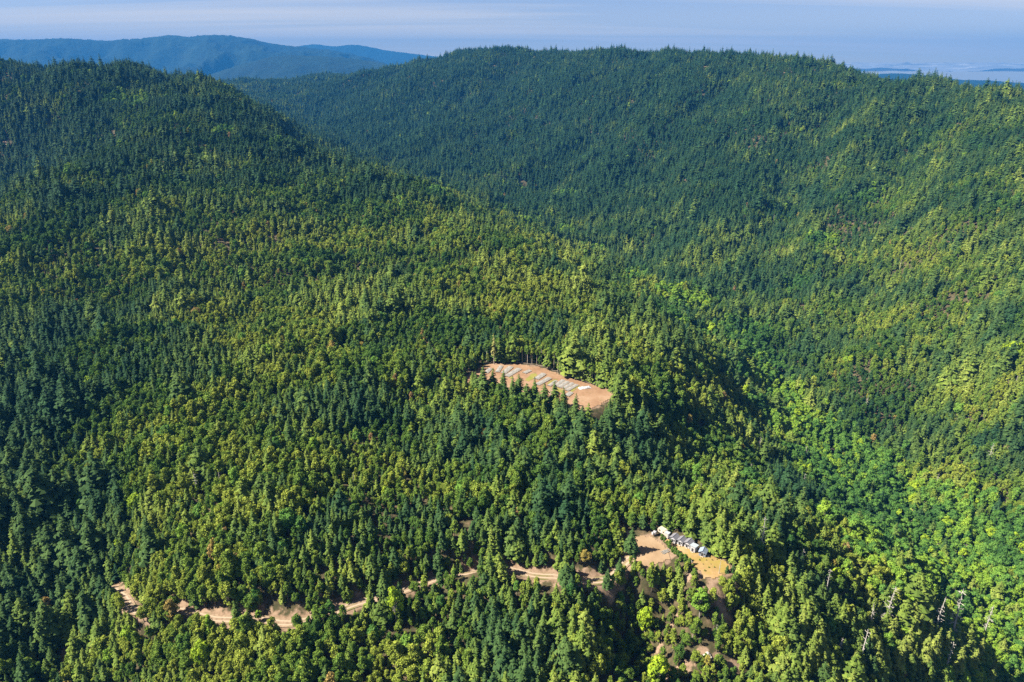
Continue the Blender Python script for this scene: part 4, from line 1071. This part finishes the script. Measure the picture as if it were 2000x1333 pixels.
# ------------------------------------------------------------------ far ranges
def far_mat():
    m, n, l = new_mat('distant_forest')
    t = n.new('ShaderNodeTexCoord'); v = t.outputs['Object']
    a = noise(n, l, v, 0.0011, 8, .6); f = noise(n, l, v, 0.012, 8, .7)
    r = ramp(n, [(.35, (.004, .016, .010)), (.55, (.007, .024, .013)), (.68, (.016, .034, .018)), (.76, (.06, .062, .035))]); l.new(a, r.inputs[0])
    c = mixc(n, l, .5, r.outputs[0], ramp_out(n, l, f), 'MULTIPLY')
    finish(n, l, c, .95, f, 1.0, 60); return m
def ramp_out(n, l, f):
    r = ramp(n, [(.3, (.35, .4, .4)), (.7, (1.5, 1.5, 1.3))]); l.new(f, r.inputs[0]); return r.outputs[0]
M_FAR = far_mat()
def far_range(name, prof, D, front, back, base, label, amp, wl, seed):
    prof = np.array(prof, float)
    px = np.arange(prof[0, 0], prof[-1, 0], 3.0)
    py = np.interp(px, prof[:, 0], prof[:, 1])
    k = np.ones(9) / 9; py = np.convolve(np.pad(py, 4, mode='edge'), k, 'valid')
    crest = at_y(px, py, D)
    vv = np.concatenate([np.linspace(-1, 0, 50), np.linspace(0, 1, 16)[1:]])
    U, V = np.meshgrid(np.arange(len(px)), vv, indexing='ij')
    wob = 0.12 * front * (fbm(crest[0] / (wl * 2.2), crest[0] * 0, seed, 3) - .5)
    Y = np.where(V < 0, D + V * front, D + V * back) + wob[:, None]
    X = crest[0][:, None] * (Y / D)
    top = crest[2][:, None] - base
    s = np.where(V < 0, (1 + V), (1 - V)); shape = np.clip(s, 0, 1) ** 1.15
    rid = 1 - np.abs(2 * fbm(X / wl + seed, Y / (wl * 1.7), seed, 5) - 1)
    z = base + top * shape + amp * (rid - .75) * 2.2 * np.clip(s * (1 - s) * 4, 0, 1) + amp * .07 * (fbm(X / 60, Y / 60, seed + 3, 3) - .5)
    o = grid_mesh(name, np.stack([X, Y, z], -1), M_FAR)
    return tag(o, label, kind='structure')
far_range('distant_hills', [(540,100),(585,90),(615,86),(650,92),(690,87),(720,92),(760,100),(830,108),(900,118),(1200,130)], 17600, 2600, 2400, -320, 'palest blue hills on the horizon behind the long mountain', 160, 1500, 3)
far_range('mountain_range', [(-500,95),(-200,80),(0,77),(60,78),(130,75),(185,79),(215,80),(250,77),(290,75),(310,70),(340,69),(370,73),(400,69),(440,69),(480,75),(500,79),(540,88),(600,93),(650,98),(700,110),(740,122),(800,150),(900,175)], 13000, 4600, 2800, -320, 'long blue mountain range on the left horizon', 420, 1300, 5)
far_range('foothill', [(330,175),(400,150),(440,136),(480,124),(530,111),(570,108),(620,110),(670,113),(710,118),(750,124),(800,140),(900,165)], 9000, 2200, 1900, -320, 'darker blue foothill in front of the mountain range', 120, 900, 8)
far_range('coastal_hills', [(1600,150),(1700,146),(1745,143),(1780,145),(1830,149),(1870,156),(1930,157),(1990,162),(2060,165),(2300,172),(2600,178)], 10500, 2600, 2200, -320, 'low blue hills beyond the right ridge', 110, 1000, 11)
# radio masts on the mountain top
M_STEEL = simple_mat('galvanised_steel', (0.55, 0.56, 0.58), .5, .1, 1)
for k, (px, hh) in enumerate(((409, 60), (419, 46))):
    p = at_y(px, 71, 13000)
    e = empty('radio_mast', (p[0], p[1], p[2] - 8), 0, ['taller', 'shorter'][k] + ' radio mast on top of the blue mountain', 'mast', 'radio masts')
    mb = MB()
    for s in range(3):
        a = s * 2.094; mb.limb((5*math.cos(a), 5*math.sin(a), 0), (1.2*math.cos(a), 1.2*math.sin(a), hh), 1.0, .8, 4)
    for j in range(8):
        z0, z1 = hh * j / 8, hh * (j + 1) / 8; q0_, q1_ = 5 - 3.8 * j / 8, 5 - 3.8 * (j + 1) / 8
        for s in range(3):
            a, b = s * 2.094, (s + 1) * 2.094; mb.limb((q0_*math.cos(a), q0_*math.sin(a), z0), (q1_*math.cos(b), q1_*math.sin(b), z1), .5, .5, 3)
    o = bpy.data.objects.new('lattice', mb.mesh('lattice', M_STEEL)); COL.objects.link(o); o.parent = e
    mb = MB(); mb.limb((0, 0, hh - 2), (0, 0, hh + 16), .8, .4, 5); o = bpy.data.objects.new('antenna', mb.mesh('antenna', M_STEEL)); COL.objects.link(o); o.parent = e

# ------------------------------------------------------------------ haze
hz, hn, hl = new_mat('haze_air')
pv = hn.new('ShaderNodeVolumePrincipled')
pv.inputs['Color'].default_value = (0.035, 0.24, 0.69, 1)
pv.inputs['Density'].default_value = 6.6e-5
pv.inputs['Anisotropy'].default_value = 0.0
ho = hn.new('ShaderNodeOutputMaterial'); hl.new(pv.outputs[0], ho.inputs['Volume'])
v, f = [], []; bxm(v, f, -20500, 20500, -20500, 20500, -480, 760)
haze = mesh_obj('haze', v, f, hz); tag(haze, 'thin blue air over the valley and hills', kind='stuff')

# ------------------------------------------------------------------ the sea fog beyond the coastal hills
fm, fn, fl = new_mat('sea_fog'); ft = fn.new('ShaderNodeTexCoord'); fz = noise(fn, fl, ft.outputs['Object'], .0004, 6)
fr = ramp(fn, [(.3, (.16, .17, .19)), (.7, (.40, .40, .41))]); fl.new(fz, fr.inputs[0]); finish(fn, fl, fr.outputs[0], 1.0, spec=0.0)
fy = np.exp(np.linspace(math.log(22000), math.log(160000), 120)); fu = np.linspace(-1.1, 1.1, 260)
FU, FY = np.meshgrid(fu, fy); FX = FU * FY
FZ = -150 + 260 * np.clip(fbm(FX / 2600, FY / 4200, 17, 5) - .45, 0, 1) * 2.2 + 420 * np.clip(fbm(FX / 1500, FY / 2600, 23, 4) - .68, 0, 1) * 3
fog = grid_mesh('fog_bank', np.stack([FX, FY, FZ], -1), fm); tag(fog, 'pale fog bank lying along the far horizon', kind='stuff')
